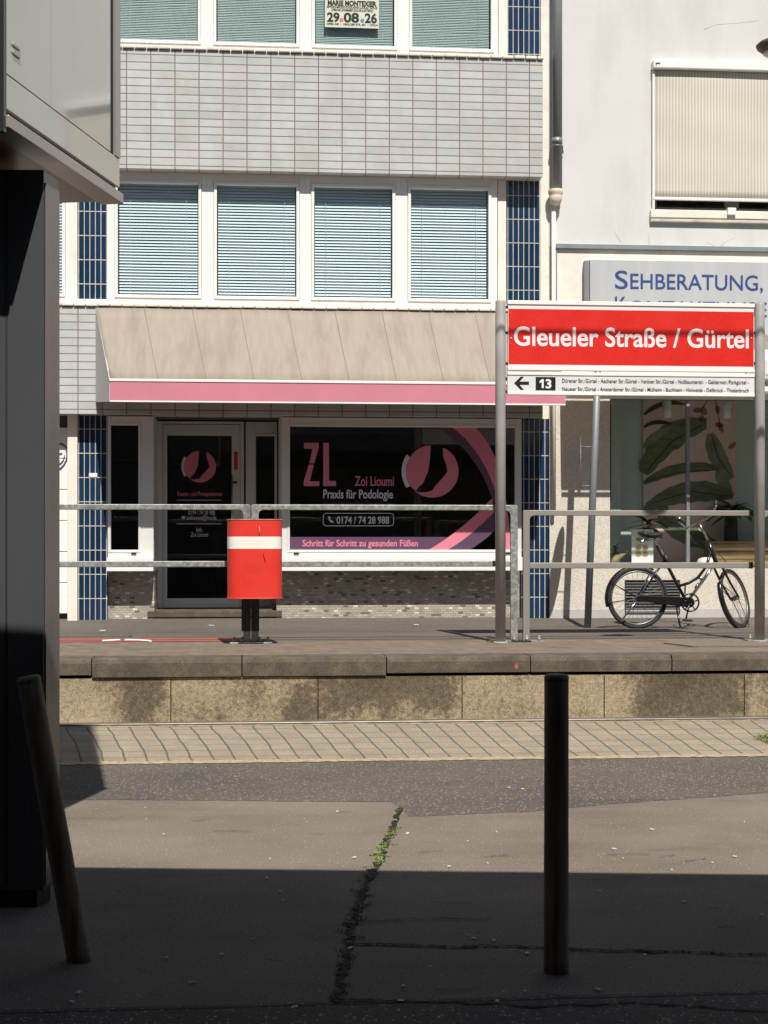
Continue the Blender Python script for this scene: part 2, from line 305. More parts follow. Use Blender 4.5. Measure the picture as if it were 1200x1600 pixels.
# ------------------------------------------------------------------ geometry
class MB:
    def __init__(s): s.v = []; s.f = []; s.sm = []
    def add(s, vs, fs, smooth=False):
        o = len(s.v); s.v += [Vector(v) for v in vs]; s.f += [tuple(i + o for i in f) for f in fs]; s.sm += [smooth] * len(fs); return s
    def box(s, x0, x1, y0, y1, z0, z1):
        if x1 < x0: x0, x1 = x1, x0
        if y1 < y0: y0, y1 = y1, y0
        if z1 < z0: z0, z1 = z1, z0
        v = [(x, y, z) for z in (z0, z1) for x, y in ((x0, y0), (x1, y0), (x1, y1), (x0, y1))]
        return s.add(v, [(3, 2, 1, 0), (4, 5, 6, 7), (0, 1, 5, 4), (1, 2, 6, 5), (2, 3, 7, 6), (3, 0, 4, 7)])
    def obox(s, c, ax, ay, az, hx, hy, hz):
        c = Vector(c); ax = Vector(ax).normalized() * hx; ay = Vector(ay).normalized() * hy; az = Vector(az).normalized() * hz
        v = [c + ax * i + ay * j + az * k for k in (-1, 1) for i, j in ((-1, -1), (1, -1), (1, 1), (-1, 1))]
        return s.add(v, [(3, 2, 1, 0), (4, 5, 6, 7), (0, 1, 5, 4), (1, 2, 6, 5), (2, 3, 7, 6), (3, 0, 4, 7)])
    def beam(s, a, b, w, h, up=(0, 0, 1)):
        a = Vector(a); b = Vector(b); d = (b - a); L = d.length; d.normalize(); u = Vector(up)
        x = d.cross(u).normalized(); u = x.cross(d).normalized()
        return s.obox((a + b) / 2, x, d, u, w / 2, L / 2, h / 2)
    def prism_xz(s, pts, y0, y1):
        n = len(pts); v = [(x, y0, z) for x, z in pts] + [(x, y1, z) for x, z in pts]
        return s.add(v, [tuple(range(n)), tuple(range(2 * n - 1, n - 1, -1))] + [(i, i + n, (i + 1) % n + n, (i + 1) % n) for i in range(n)])
    def prism_xy(s, pts, z0, z1):
        n = len(pts); v = [(x, y, z0) for x, y in pts] + [(x, y, z1) for x, y in pts]
        return s.add(v, [tuple(range(n - 1, -1, -1)), tuple(range(n, 2 * n))] + [(i, (i + 1) % n, (i + 1) % n + n, i + n) for i in range(n)])
    def prism_yz(s, pts, x0, x1):
        n = len(pts); v = [(x0, y, z) for y, z in pts] + [(x1, y, z) for y, z in pts]
        return s.add(v, [tuple(range(n)), tuple(range(2 * n - 1, n - 1, -1))] + [(i, i + n, (i + 1) % n + n, (i + 1) % n) for i in range(n)])
    def tube(s, pts, r, seg=10, caps=True, closed=False):
        pts = [Vector(p) for p in pts]; n = len(pts)
        rs = r if isinstance(r, (list, tuple)) else [r] * n
        v = []; prev = None
        for i, p in enumerate(pts):
            if closed: t = pts[(i + 1) % n] - pts[i - 1]
            else: t = pts[min(i + 1, n - 1)] - pts[max(i - 1, 0)]
            t.normalize()
            if prev is None:
                a = Vector((0, 0, 1)) if abs(t.z) < 0.9 else Vector((1, 0, 0)); x = t.cross(a).normalized()
            else: x = (prev - t * prev.dot(t)).normalized()
            prev = x; y = t.cross(x)
            for j in range(seg):
                a = 2 * pi * j / seg; v.append(p + (x * cos(a) + y * sin(a)) * rs[i])
        fs = []
        for i in range(n if closed else n - 1):
            k = (i + 1) % n
            for j in range(seg):
                fs.append((i * seg + j, i * seg + (j + 1) % seg, k * seg + (j + 1) % seg, k * seg + j))
        s.add(v, fs, True)
        if caps and not closed:
            o = len(s.v) - len(v)
            s.f += [tuple(o + j for j in range(seg - 1, -1, -1)), tuple(o + (n - 1) * seg + j for j in range(seg))]; s.sm += [False, False]
        return s
    def lathe(s, c, prof, seg=24, axis='z'):
        c = Vector(c); v = []
        for r, h in prof:
            for j in range(seg):
                a = 2 * pi * j / seg; v.append(c + Vector((r * cos(a), r * sin(a), h)))
        fs = [(i * seg + j, i * seg + (j + 1) % seg, (i + 1) * seg + (j + 1) % seg, (i + 1) * seg + j) for i in range(len(prof) - 1) for j in range(seg)]
        fs += [tuple(range(seg - 1, -1, -1)), tuple((len(prof) - 1) * seg + j for j in range(seg))]
        return s.add(v, fs, True)
    def ring_xz(s, x0, x1, z0, z1, t, y0, y1, tb=None, tt=None):
        tb = t if tb is None else tb; tt = t if tt is None else tt
        s.box(x0, x0 + t, y0, y1, z0, z1); s.box(x1 - t, x1, y0, y1, z0, z1)
        s.box(x0 + t, x1 - t, y0, y1, z0, z0 + tb); s.box(x0 + t, x1 - t, y0, y1, z1 - tt, z1); return s
    def text(s, body, px0, px1, ybase, ycap, Y, bold=0.0, spacing=1.0):
        """lettering on the plane y = Y, fitted between two photo columns, baseline and cap line"""
        v, fs, w, cap = glyphs(body, bold, spacing)
        a = P(px0, ybase, Y); b = P(px1, ybase, Y); zt = P((px0 + px1) / 2, ycap, Y).z; zb = P((px0 + px1) / 2, ybase, Y).z
        sx = (b.x - a.x) / w; sz = (zt - zb) / cap
        return s.add([(a.x + q[0] * sx, Y, zb + q[1] * sz) for q in v], fs)
    def poly_px(s, pts, Y, th=0.0015):
        q = [P(x, y, Y) for x, y in pts]
        ar = sum(q[i].x * q[(i + 1) % len(q)].z - q[(i + 1) % len(q)].x * q[i].z for i in range(len(q)))
        if ar < 0: q.reverse()
        return s.prism_xz([(p.x, p.z) for p in q], Y - th, Y)
    def build(s, name, mat, parent=None, bevel=0.0, seg=2, **props):
        me = bpy.data.meshes.new(name); base = parent.matrix_world_base if False else (OFF.get(parent.name) if parent is not None else None)
        off = base if base is not None else Vector((0, 0, 0))
        me.from_pydata([tuple(v - off) for v in s.v], [], s.f); me.validate()
        if len(me.polygons) == len(s.sm): me.polygons.foreach_set('use_smooth', s.sm)
        me.materials.append(mat); me.update()
        o = bpy.data.objects.new(name, me); C.objects.link(o)
        if parent is not None: o.parent = parent; OFF[o.name] = off
        if bevel:
            bv = o.modifiers.new('bevel', 'BEVEL'); bv.width = bevel; bv.segments = seg; bv.limit_method = 'ANGLE'; bv.angle_limit = radians(40)
        for k_, v_ in props.items(): o[k_] = v_
        return o
OFF = {}
_g = {}
def glyphs(body, bold, spacing=1.0):
    key = (body, bold, spacing)
    if key in _g: return _g[key]
    def mesh(txt):
        c = bpy.data.curves.new('lettering', 'FONT'); c.body = txt; c.size = 1; c.offset = bold; c.resolution_u = 5; c.space_character = spacing
        o = bpy.data.objects.new('lettering', c); C.objects.link(o)
        dg = bpy.context.evaluated_depsgraph_get(); me = o.evaluated_get(dg).to_mesh()
        v = [tuple(q.co[:2]) for q in me.vertices]; fs = [tuple(p.vertices) for p in me.polygons]
        o.evaluated_get(dg).to_mesh_clear(); bpy.data.objects.remove(o); bpy.data.curves.remove(c)
        return v, fs
    v, fs = mesh(body); hv, _ = mesh('H')
    x0 = min(q[0] for q in v); x1 = max(q[0] for q in v); cap = max(q[1] for q in hv)
    _g[key] = ([(q[0] - x0, q[1]) for q in v], fs, x1 - x0, cap)
    return _g[key]

def thing(name, label, cat, loc, group=None):
    o = bpy.data.objects.new(name, None); C.objects.link(o); o.location = loc; o.empty_display_size = 0.2
    o['label'] = label; o['category'] = cat
    if group: o['group'] = group
    OFF[o.name] = Vector(loc); return o
def tag(o, label, cat, group=None):
    o['label'] = label; o['category'] = cat
    if group: o['group'] = group
    return o
def kind(o, k): o['kind'] = k; return o
def arc(cx, cy, r, a0, a1, n=16): return [(cx + r * cos(radians(a0 + (a1 - a0) * i / n)), cy - r * sin(radians(a0 + (a1 - a0) * i / n))) for i in range(n + 1)]

# ------------------------------------------------------------------ the ground
YE = 12.62                                           # platform edge
ZP = 0.519                                           # platform top
b = MB(); b.add([(-150, -60, -0.012), (150, -60, -0.012), (150, 90, -0.012), (-150, 90, -0.012)], [(0, 1, 2, 3)])
kind(b.build('ground', m['asph_side']), 'structure')
b = MB(); b.add([(-40, -2.5, 0), (40, -2.5, 0), (40, YE + 0.2, 0), (-40, YE + 0.2, 0)], [(0, 1, 2, 3)])
kind(b.build('road', m['asph_light']), 'structure')
# darker asphalt strip along the track (irregular near edge)
pts = [(-8, 10.12)]
edge = [(-200, 1251), (92, 1249), (300, 1250), (480, 1252), (612, 1253), (626, 1262), (640, 1276), (720, 1272), (830, 1268), (930, 1258), (1040, 1250), (1200, 1238), (1700, 1222)]
near = [G(x, y, 0.0018) for x, y in edge]
far = [G(x, 1192 - (x - 92) * 0.0085, 0.0018) for x, _ in edge]
b = MB(); n = len(edge)
jit = []
for i in range(n - 1):
    for q in range(12):
        t = q / 12; p = near[i].lerp(near[i + 1], t); f_ = far[i].lerp(far[i + 1], t)
        p.y += random.uniform(-0.012, 0.012); jit.append((p, f_))
b.add([p for p, _ in jit] + [f_ for _, f_ in jit], [(i, i + 1, i + 1 + len(jit), i + len(jit)) for i in range(len(jit) - 1)])
kind(b.build('road_patch', m['asph_dark']), 'structure')
# paving between asphalt and rail
yn = G(600, 1190).y; yf = G(600, 1132).y
b = MB(); b.add([(-30, yn + 0.12, 0.0036), (30, yn + 0.02, 0.0036), (30, yf, 0.0036), (-30, yf, 0.0036)], [(0, 1, 2, 3)])
kind(b.build('track_paving', m['track_pave']), 'structure')
b = MB()
def ragged(ya, yb, z, x0=-9, x1=9, st=0.04, j=0.012, slope=0.0):
    xs = [x0 + i * st for i in range(int((x1 - x0) / st) + 1)]
    v = [(x, ya + slope * x + random.uniform(-j, j), z) for x in xs] + [(x, yb + slope * x + random.uniform(-j, j), z) for x in xs]; k = len(xs)
    b.add(v, [(i, i + 1, i + 1 + k, i + k) for i in range(k - 1)])
ragged(yn + 0.00, yn + 0.13, 0.0056, slope=-0.0017, j=0.02)
ragged(yf - 0.035, yf + 0.03, 0.0056, j=0.014)
kind(b.build('gravel_strip', m['sand_joint']), 'structure')
# rail sunk in the paving
b = MB(); b.box(-30, 30, yf + 0.045, yf + 0.115, -0.02, 0.022); b.box(-30, 30, yf + 0.155, yf + 0.175, -0.02, 0.018)
tag(b.build('tram_rail', m['steel_rail'], bevel=0.004), 'steel tram rail running along the foot of the concrete platform wall', 'rail')
# near kerb line across the bottom of the picture
yk = G(600, 1566).y
b = MB(); b.add([(-20, yk - 0.02, 0.003), (20, yk - 0.02, 0.003), (20, yk + 0.012, 0.003), (-20, yk + 0.012, 0.003)], [(0, 1, 2, 3)])
b.add([(-20, -2.4, 0.004), (20, -2.4, 0.004), (20, yk - 0.03, 0.004), (-20, yk - 0.03, 0.004)], [(0, 1, 2, 3)])
kind(b.build('pavement', m['asph_dark']), 'structure')

# cracks in the near asphalt
def crack_strip(mb, pts, z, w0, sub=10):
    q = [G(x, y, z) for x, y in pts]; L = []
    for i in range(len(q) - 1):
        for k_ in range(sub):
            p = q[i].lerp(q[i + 1], k_ / sub); p.x += random.uniform(-0.012, 0.012); p.y += random.uniform(-0.012, 0.012); L.append(p)
    L.append(q[-1]); v = []
    for i, p in enumerate(L):
        d = (L[min(i + 1, len(L) - 1)] - L[max(i - 1, 0)]).normalized(); nx = Vector((-d.y, d.x, 0)); w = w0 * random.uniform(0.3, 1.3)
        v += [p + nx * w, p - nx * w]
    mb.add(v, [(2 * i, 2 * i + 1, 2 * i + 3, 2 * i + 2) for i in range(len(L) - 1)])
main_crack = [(626, 1262), (612, 1296), (598, 1326), (588, 1352), (572, 1384), (560, 1420), (548, 1452), (541, 1490), (534, 1530), (526, 1566)]
b = MB(); crack_strip(b, main_crack, 0.006, 0.016)
crack_strip(b, [(556, 1474), (640, 1476), (720, 1479), (760, 1476), (860, 1480), (960, 1484), (1080, 1487), (1200, 1492), (1400, 1500)], 0.006, 0.010)
crack_strip(b, [(560, 1440), (640, 1436), (700, 1434), (770, 1436)], 0.006, 0.004)
crack_strip(b, [(530, 1560), (600, 1562), (700, 1566), (860, 1572), (1000, 1566), (1200, 1580)], 0.007, 0.008)
for k_ in range(26):
    x = random.uniform(120, 1180); y = random.uniform(1262, 1560)
    crack_strip(b, [(x, y), (x + random.uniform(15, 70), y + random.uniform(-4, 4))], 0.0065, 0.003, 5)
kind(b.build('pavement_crack', m['crack']), 'stuff')
# weeds growing in the cracks
b = MB()
def tuft(p, n, hmax, spread):
    for _ in range(n):
        a = random.uniform(0, 2 * pi); l = random.uniform(0.4, 1) * hmax; r = random.uniform(0, spread)
        o = p + Vector((cos(a) * r, sin(a) * r, 0)); a2 = random.uniform(0, 2 * pi); d = Vector((cos(a2), sin(a2), 0)); w = Vector((-d.y, d.x, 0)) * random.uniform(0.0012, 0.0035)
        mid = o + d * l * 0.5 + Vector((0, 0, l * 0.6)); tip = o + d * l * 1.1 + Vector((0, 0, l * random.uniform(0.3, 0.9)))
        b.add([o - w * 0.5, o + w * 0.5, mid + w, mid - w, tip], [(0, 1, 2, 3), (3, 2, 4)])
for i in range(len(main_crack) - 1):
    a_ = G(*main_crack[i]); c_ = G(*main_crack[i + 1]); dens = [9, 34, 28, 16, 18, 16, 14, 14, 8][i]
    for q in range(dens):
        if random.random() < 0.75: tuft(a_.lerp(c_, random.random()) + Vector((random.gauss(0, 0.018), random.gauss(0, 0.02), 0)), 12, 0.020, 0.022)
for q in range(70):
    x = random.uniform(556, 1200); tuft(G(x, 1475 + (x - 556) * 0.026), 5, 0.014, 0.01)
for q in range(30): tuft(G(random.uniform(1183, 1215), random.uniform(1150, 1163)), 9, 0.05, 0.03)
for q in range(20): tuft(G(random.uniform(760, 800), 1004, ZP), 6, 0.03, 0.03)
kind(b.build('weeds', m['moss']), 'stuff')
# scraps on the ground
b = MB()
for k_ in range(60):
    x = random.uniform(110, 1190); y = random.uniform(1215, 1575); p = G(x, y, 0.006); a = random.uniform(0, pi); r = random.uniform(0.002, 0.0065)
    b.obox(p, (cos(a), sin(a), 0.1), (-sin(a), cos(a), 0), (0, 0, 1), r * random.uniform(1, 2), r, 0.002)
for x, y in ((650, 976), (885, 968), (160, 985), (330, 977)):
    b.obox(G(x, y, 0.53), (1, .2, 0), (-.2, 1, 0), (0, 0, 1), 0.03, 0.02, 0.004)
kind(b.build('litter', m['litter']), 'stuff')

# ------------------------------------------------------------------ platform and sidewalk
ZW = 0.592; YW = 18.0
b = MB(); b.prism_yz([(YE + 0.022, -0.3), (YE + 0.022, ZP - 0.16), (YE + 0.3, ZP - 0.16), (YE + 0.3, -0.3)], -14, 14)
k_ = tag(b.build('platform_wall', m['ret_wall']), 'stained concrete retaining wall of the tram platform under its coping', 'wall')
joints = [267, 497, 722, 944, 1163]
for px in [-180, 42] + joints + [1390]:
    b = MB()
    x = X(px, YE + 0.022); b.box(x - 0.004, x + 0.004, YE + 0.019, YE + 0.027, 0.0, ZP - 0.17)
    b.build('joint', m['crack'], k_)
cops = [-330, -92, 143, 378, 604, 829, 1050, 1275, 1500]
edge_prof = [(YE, ZP - 0.135), (YE, ZP - 0.04), (YE + 0.012, ZP - 0.012), (YE + 0.035, ZP), (YE + 0.32, ZP), (YE + 0.32, ZP - 0.135)]
for i in range(len(cops) - 1):
    b = MB(); dz = random.uniform(-0.002, 0.0015); x0 = X(cops[i], YE) + 0.004; x1 = X(cops[i + 1], YE) - 0.004
    b.prism_yz([(y, z + dz - (0.02 if (i in (2, 3) and z < ZP - 0.1) else 0)) for y, z in edge_prof], x0, x1)
    o = b.build('coping_block', m['coping'], bevel=0.004)
    lab = ['weathered concrete coping block of the platform edge out past the left corner', 'weathered coping block leftmost in view beside the dark metal pillar',
           'coping block of the platform edge below and left of the red bin', 'coping block of the platform edge below the shop window lettering, just right of the bin',
           'coping block with a pink blotch behind the lower end of the sign post', 'coping block directly above and right of the upright wooden bollard',
           'coping block at the right end of the platform edge below the bicycle', 'coping block past the right end of the picture'][i]
    tag(o, lab, 'coping block', 'coping blocks of the platform edge')
b = MB(); b.add([(-14, YE + 0.32, ZP), (14, YE + 0.32, ZP), (14, 14.75, ZP), (-14, 14.75, ZP)], [(0, 1, 2, 3)])
kind(b.build('platform', m['plat_pave']), 'structure')
b = MB(); b.add([(-40, 14.75, ZP - 0.001), (40, 14.75, ZP - 0.001), (40, 17.3, ZP - 0.015), (-40, 17.3, ZP - 0.015), (40, 18.9, ZW + 0.065), (-40, 18.9, ZW + 0.065)], [(0, 1, 2, 3), (3, 2, 4, 5)])
kind(b.build('sidewalk', m['asph_side']), 'structure')
# kerb stones seen low behind the railing, red lane
b = MB(); b.box(-14, X(205, 15.7), 15.6, 15.75, ZP - 0.1, ZP + 0.012)
b.box(X(207, 15.7), X(405, 15.7), 15.6, 15.75, ZP - 0.1, ZP + 0.0)
kind(b.build('kerb', m['asph_side'], bevel=0.005), 'structure')
b = MB(); ya, yb = 14.76, 15.25
b.add([(-14, ya, ZP + 0.004), (X(350, ya), ya, ZP + 0.004), (X(414, yb), ya + .1, ZP + 0.004), (X(380, yb), yb, ZP + 0.004), (-14, yb + .15, ZP + 0.004)], [(0, 1, 2, 3, 4)])
kind(b.build('bike_path', m['bike_lane']), 'structure')
b = MB()
pts = [G(x, y, ZP + 0.008) for x, y in ((160, 1001.5), (190, 999.6), (215, 1000.2), (236, 1001.6))]
b.tube(pts, 0.010, 6)
kind(b.build('path_marking', m['white']), 'structure')
# a flat slab at the platform's right
b = MB(); b.prism_xy([(G(1062, 1012, ZP).x, 14.05), (G(1110, 1018, ZP).x, 13.55), (9, 13.45), (9, 14.0)], ZP, ZP + 0.012)
kind(b.build('slab_marking', m['asph_light']), 'structure')
# pink blotch on the coping
b = MB(); b.poly_px([(807 + 3.2 * cos(a * .63) * (1 + .35 * sin(a * 3.1)), 1041 + 4.5 * sin(a * .63) * (1 + .3 * cos(a * 2.3))) for a in range(10)], YE - 0.001, 0.002)
kind(b.build('paint_mark', m['bike_lane']), 'structure')

# ------------------------------------------------------------------ LEFT BUILDING (tiles)
YB, YS, YF = 17.77, 18.0, 17.93
z_b1t, z_b1b = Z(88, YB), Z(271, YB)
z_b2t, z_b2b = Z(486, YB), Z(650, YB)
XL = -9.0; xR = X(848, YB)
bld = thing('tiled_building', 'office and shop building with grey tile bands, navy tile columns and white windows', 'building', (-1.5, 18.3, ZW))
def part(mb, name, mat, par=bld, bevel=0.0, **kw): return mb.build(name, mat, par, bevel, **kw)
b = MB(); b.box(XL, xR, YB, YS + 0.14, z_b1b, z_b1t); part(b, 'tile_band', m['tile_grey'])
b = MB(); b.box(XL, xR, YB, YS + 0.14, z_b2b, z_b2t); part(b, 'tile_band', m['tile_grey'])
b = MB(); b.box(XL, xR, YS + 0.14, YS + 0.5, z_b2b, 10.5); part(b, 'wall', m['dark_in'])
# bullnose cap tiles on each band
for zt in (z_b1t, z_b2t):
    b = MB(); x = XL; i = 0
    while x < xR - 0.05:
        dz = random.uniform(-0.002, 0.002); b.box(x + 0.004, min(x + 0.133, xR + 0.01), YB - 0.028, YF + 0.01, zt + 0.012 + dz, zt + 0.047 + dz); x += 0.13725; i += 1
    part(b, 'cap_tile', m['cream'], bevel=0.008, kind='stuff')
    b = MB(); b.box(XL, xR - 0.01, YB + 0.03, YF + 0.02, zt, zt + 0.013); part(b, 'mortar_bed', m['dark_gap'])
zc1, zc2 = z_b1t + 0.047, z_b2t + 0.047
# cream sills under the windows
b = MB(); b.box(XL, X(790, YS), YF - 0.03, YS + 0.14, zc2, Z(474, YF)); part(b, 'sill', m['cream'], bevel=0.006)
b = MB(); b.box(XL, X(790, YS), YF - 0.03, YS + 0.14, zc1, zc1 + 0.02); part(b, 'sill', m['cream'], bevel=0.004)
# navy tile columns
def column(px0, px1, z0, z1, y=YS):
    c = MB(); c.box(X(px0, y), X(px1, y), y, y + 0.14, z0, z1); part(c, 'tile_column', m['tile_blue'])
column(792, 845, zc1, 10.4); column(790, 844, zc2, z_b1b)
column(121.5, 166.5, zc2, z_b1b); column(121.5, 166.5, zc1, 10.4)
column(121.5, 168, ZW - 0.05, z_b2b); column(815, 857, ZW - 0.05, z_b2b)
# cream reveals beside the columns
for px0, px1, z0, z1 in ((777, 790, zc2, z_b1b), (778, 792, zc1, 10.4), (108, 121.5, zc2, z_b1b), (106, 121.5, ZW - 0.05, z_b2b)):
    c = MB(); c.box(X(px0, YS), X(px1, YS), YS - 0.045, YS + 0.139, z0, z1); part(c, 'pilaster', m['cream'], bevel=0.004)
c = MB(); c.box(X(844.5, YS), X(858, YS), YS + 0.01, YS + 0.3, z_b2b, 10.4); part(c, 'pilaster', m['cream'])

# windows with blinds
def blind(par, x0, x1, z0, z1, y, pitch, tilt, wdt=0.039):
    c = MB(); z = z1 - 0.02; ca, sa = cos(tilt), sin(tilt)
    while z > z0 + 0.01:
        dz = random.uniform(-0.0015, 0.0015); t2 = random.uniform(-0.002, 0.002)
        h = wdt / 2
        c.add([(x0, y - h * ca, z + dz - h * sa), (x1, y - h * ca, z + dz + t2 - h * sa), (x1, y, z + dz + t2 + 0.002), (x0, y, z + dz + 0.002),
               (x1, y + h * ca, z + dz + t2 + h * sa), (x0, y + h * ca, z + dz + h * sa)], [(0, 1, 2, 3), (3, 2, 4, 5)])
        z -= pitch
    for fx in (0.14, 0.86):
        xx = x0 + (x1 - x0) * fx; c.box(xx - 0.0015, xx + 0.0015, y - h - 0.003, y - h - 0.001, z0, z1)
    c.box(x0, x1, y - 0.012, y + 0.012, z1 - 0.02, z1)
    c.build('blind', m['slat'], par)
def blind_window(s0, s1, g0, g1, z_ft, z_gt, z_gb, z_fb, pitch, tilt, gm):
    xs0, xs1, xg0, xg1 = X(s0, YF), X(s1, YF), X(g0, YF), X(g1, YF)
    c = MB(); t = 0.038
    c.box(xs0, xg0 - t, YF, YF + 0.1, z_fb, z_ft); c.box(xg1 + t, xs1, YF, YF + 0.1, z_fb, z_ft)
    c.box(xg0 - t, xg1 + t, YF, YF + 0.1, z_fb, z_gb - t); c.box(xg0 - t, xg1 + t, YF, YF + 0.1, z_gt + t, z_ft)
    w = c.build('window', m['white_frame'], bld, 0.004)
    c = MB(); c.ring_xz(xg0 - t + 0.003, xg1 + t - 0.003, z_gb - t + 0.003, z_gt + t - 0.003, t - 0.003, YF - 0.018, YF + 0.05)
    c.build('sash', m['white_frame'], w, 0.005)
    c = MB(); c.box(xg0 - 0.005, xg1 + 0.005, YF + 0.02, YF + 0.026, z_gb - 0.005, z_gt + 0.005); c.build('pane', gm, w)
    blind(w, xg0 + 0.012, xg1 - 0.012, z_gb - 0.02, z_gt + 0.02, YF + 0.085, pitch, tilt)
    return w
zf = Z(474, YF)
spec_mid = [(167, 324, 184, 310), (324, 477, 339, 463), (477, 627, 491, 613), (627, 777, 642, 763)]
for s0, s1, g0, g1 in spec_mid + [(-200, -40, -182, -58), (-40, 108, -25, 97)]:
    blind_window(s0, s1, g0, g1, z_b1b - 0.001, Z(294, YF), Z(466, YF), zf, 0.0345, radians(58), m['glass'])
spec_top = [(167, 324, 184, 309), (324, 477, 338, 463), (477, 628, 492, 616), (628, 778, 644, 767)]
for s0, s1, g0, g1 in spec_top + [(-200, -40, -182, -58), (-40, 106, -25, 93)]:
    blind_window(s0, s1, g0, g1, Z(-120, YF), Z(-108, YF), Z(73, YF), zc1 + 0.02, 0.0195, radians(56), m['glass_up'])

# shop front ------------------------------------------------------
YFR, YM = 17.90, 18.09
z_ft, z_gt, z_gb, z_fb = Z(653, YFR), Z(667, YFR), Z(859, YFR), Z(871, YFR)
def shop_frame(px0, px1, gx0, gx1, name, mat=m['grey_frame'], y=YFR, zt=z_ft, zgt=z_gt, zgb=z_gb, zfb=z_fb, par=bld, gm=None):
    x0, x1, a0, a1 = X(px0, y), X(px1, y), X(gx0, y), X(gx1, y)
    c = MB(); c.box(x0, a0, y, y + 0.09, zfb, zt); c.box(a1, x1, y, y + 0.09, zfb, zt)
    c.box(a0, a1, y, y + 0.09, zfb, zgb); c.box(a0, a1, y, y + 0.09, zgt, zt)
    w = c.build(name, mat, par, 0.006)
    c = MB(); c.ring_xz(a0 - 0.03, a1 + 0.03, zgb - 0.03, zgt + 0.03, 0.026, y - 0.008, y + 0.002); c.build('glazing_bead', mat, w, 0.003)
    c = MB(); c.box(a0 - 0.004, a1 + 0.004, y + 0.04, y + 0.046, zgb - 0.004, zgt + 0.004); c.build('pane', gm or m['glass_dark'], w)
    return w
wl = shop_frame(168, 240, 173, 216, 'window')
c = MB(); c.box(X(205, YFR - .01), X(213, YFR - .01), YFR - 0.012, YFR - 0.001, Z(866.5, YFR), Z(864, YFR)); c.build('drain_cap', m['black_pl'], wl)
wb = shop_frame(440, 815, 453, 805, 'shop_window')
for px in (463, 794): c = MB(); c.box(X(px - 4, YFR), X(px + 4, YFR), YFR - 0.012, YFR - 0.001, Z(866.5, YFR), Z(864, YFR)); c.build('drain_cap', m['black_pl'], wb)
for a0, a1 in ((168, 240.5), (434, 816)):
    c = MB(); c.box(X(a0, YFR), X(a1, YFR), YFR - 0.11, YFR + 0.1, Z(892, YFR - .1), z_fb); part(c, 'window_sill', m['white'], bevel=0.005)
for a0, a1 in ((166, 226), (432, 817)):
    c = MB(); c.box(X(a0, YM), X(a1, YM), YM, YM + 0.3, ZW - 0.05, Z(892, YFR - .1)); part(c, 'mosaic_base', m['mosaic'])
# entrance recess: door and side light set back
YD = 18.72
xd0, xd1 = X(245, YD), X(380, YD); xr = X(437, YFR)
c = MB(); c.box(X(226, YM), X(241, YM), YM - 0.0, YD, ZW - 0.05, Z(892, YFR)); part(c, 'mosaic_reveal', m['mosaic']); c = MB(); c.box(xr, xr + 0.03, YM + 0.001, YD, ZW - 0.05, Z(892, YFR)); part(c, 'mosaic_reveal', m['mosaic'])
c = MB(); c.box(X(237, YFR), X(240, YFR), YFR + 0.1, YD, Z(892, YFR), z_b2b); part(c, 'reveal', m['grey_frame']); c = MB(); c.box(xr, xr + 0.03, YFR + 0.1, YD, Z(892, YFR), z_b2b); part(c, 'reveal', m['grey_frame'])
c = MB(); c.box(X(236, YD), xr + 0.03, YM - 0.02, YD + 0.3, ZW + 0.0, ZW + 0.075); part(c, 'threshold', m['coping'], bevel=0.008)
zdb = ZW + 0.08; zdt = Z(655, YFR)
c = MB(); c.box(xd0 - 0.0, xd0 + 0.07, YD, YD + 0.1, zdb, z_b2b); c.box(xd1 - 0.035, xd1 + 0.01, YD, YD + 0.1, zdb, z_b2b); c.box(xd0 + 0.07, xd1 - 0.035, YD, YD + 0.1, Z(664, YD), z_b2b)
part(c, 'door_frame', m['grey_frame'], bevel=0.005)
ex0, ex1 = xd0 + 0.074, xd1 - 0.039; gx0, gx1 = X(261, YD), X(362, YD); gz0, gz1 = Z(934, YD), Z(682, YD)
c = MB(); c.box(ex0, gx0, YD + 0.015, YD + 0.07, zdb + 0.005, Z(665, YD)); c.box(gx1, ex1, YD + 0.015, YD + 0.07, zdb + 0.005, Z(665, YD))
c.box(gx0, gx1, YD + 0.015, YD + 0.07, zdb + 0.005, gz0); c.box(gx0, gx1, YD + 0.015, YD + 0.07, gz1, Z(665, YD))
door = part(c, 'door', m['grey_frame'], bevel=0.004)
c = MB(); c.box(gx0 - .004, gx1 + .004, YD + 0.035, YD + 0.041, gz0 - .004, gz1 + .004); c.build('pane', m['glass_dark'], door)
c = MB(); c.tube([P(362.5, 742, YD - 0.045), P(362.5, 930, YD - 0.045)], 0.012, 10)
for py in (760, 915): c.tube([P(362.5, py, YD - 0.045), P(366, py, YD + 0.02)], 0.007, 8)
c.build('handle', m['chrome'], door)
c = MB(); c.box(X(363.5, YD), X(371, YD), YD - 0.004, YD + 0.014, Z(756, YD), Z(753, YD)); c.build('lock', m['black_pl'], door)
YQ = YD + 0.033
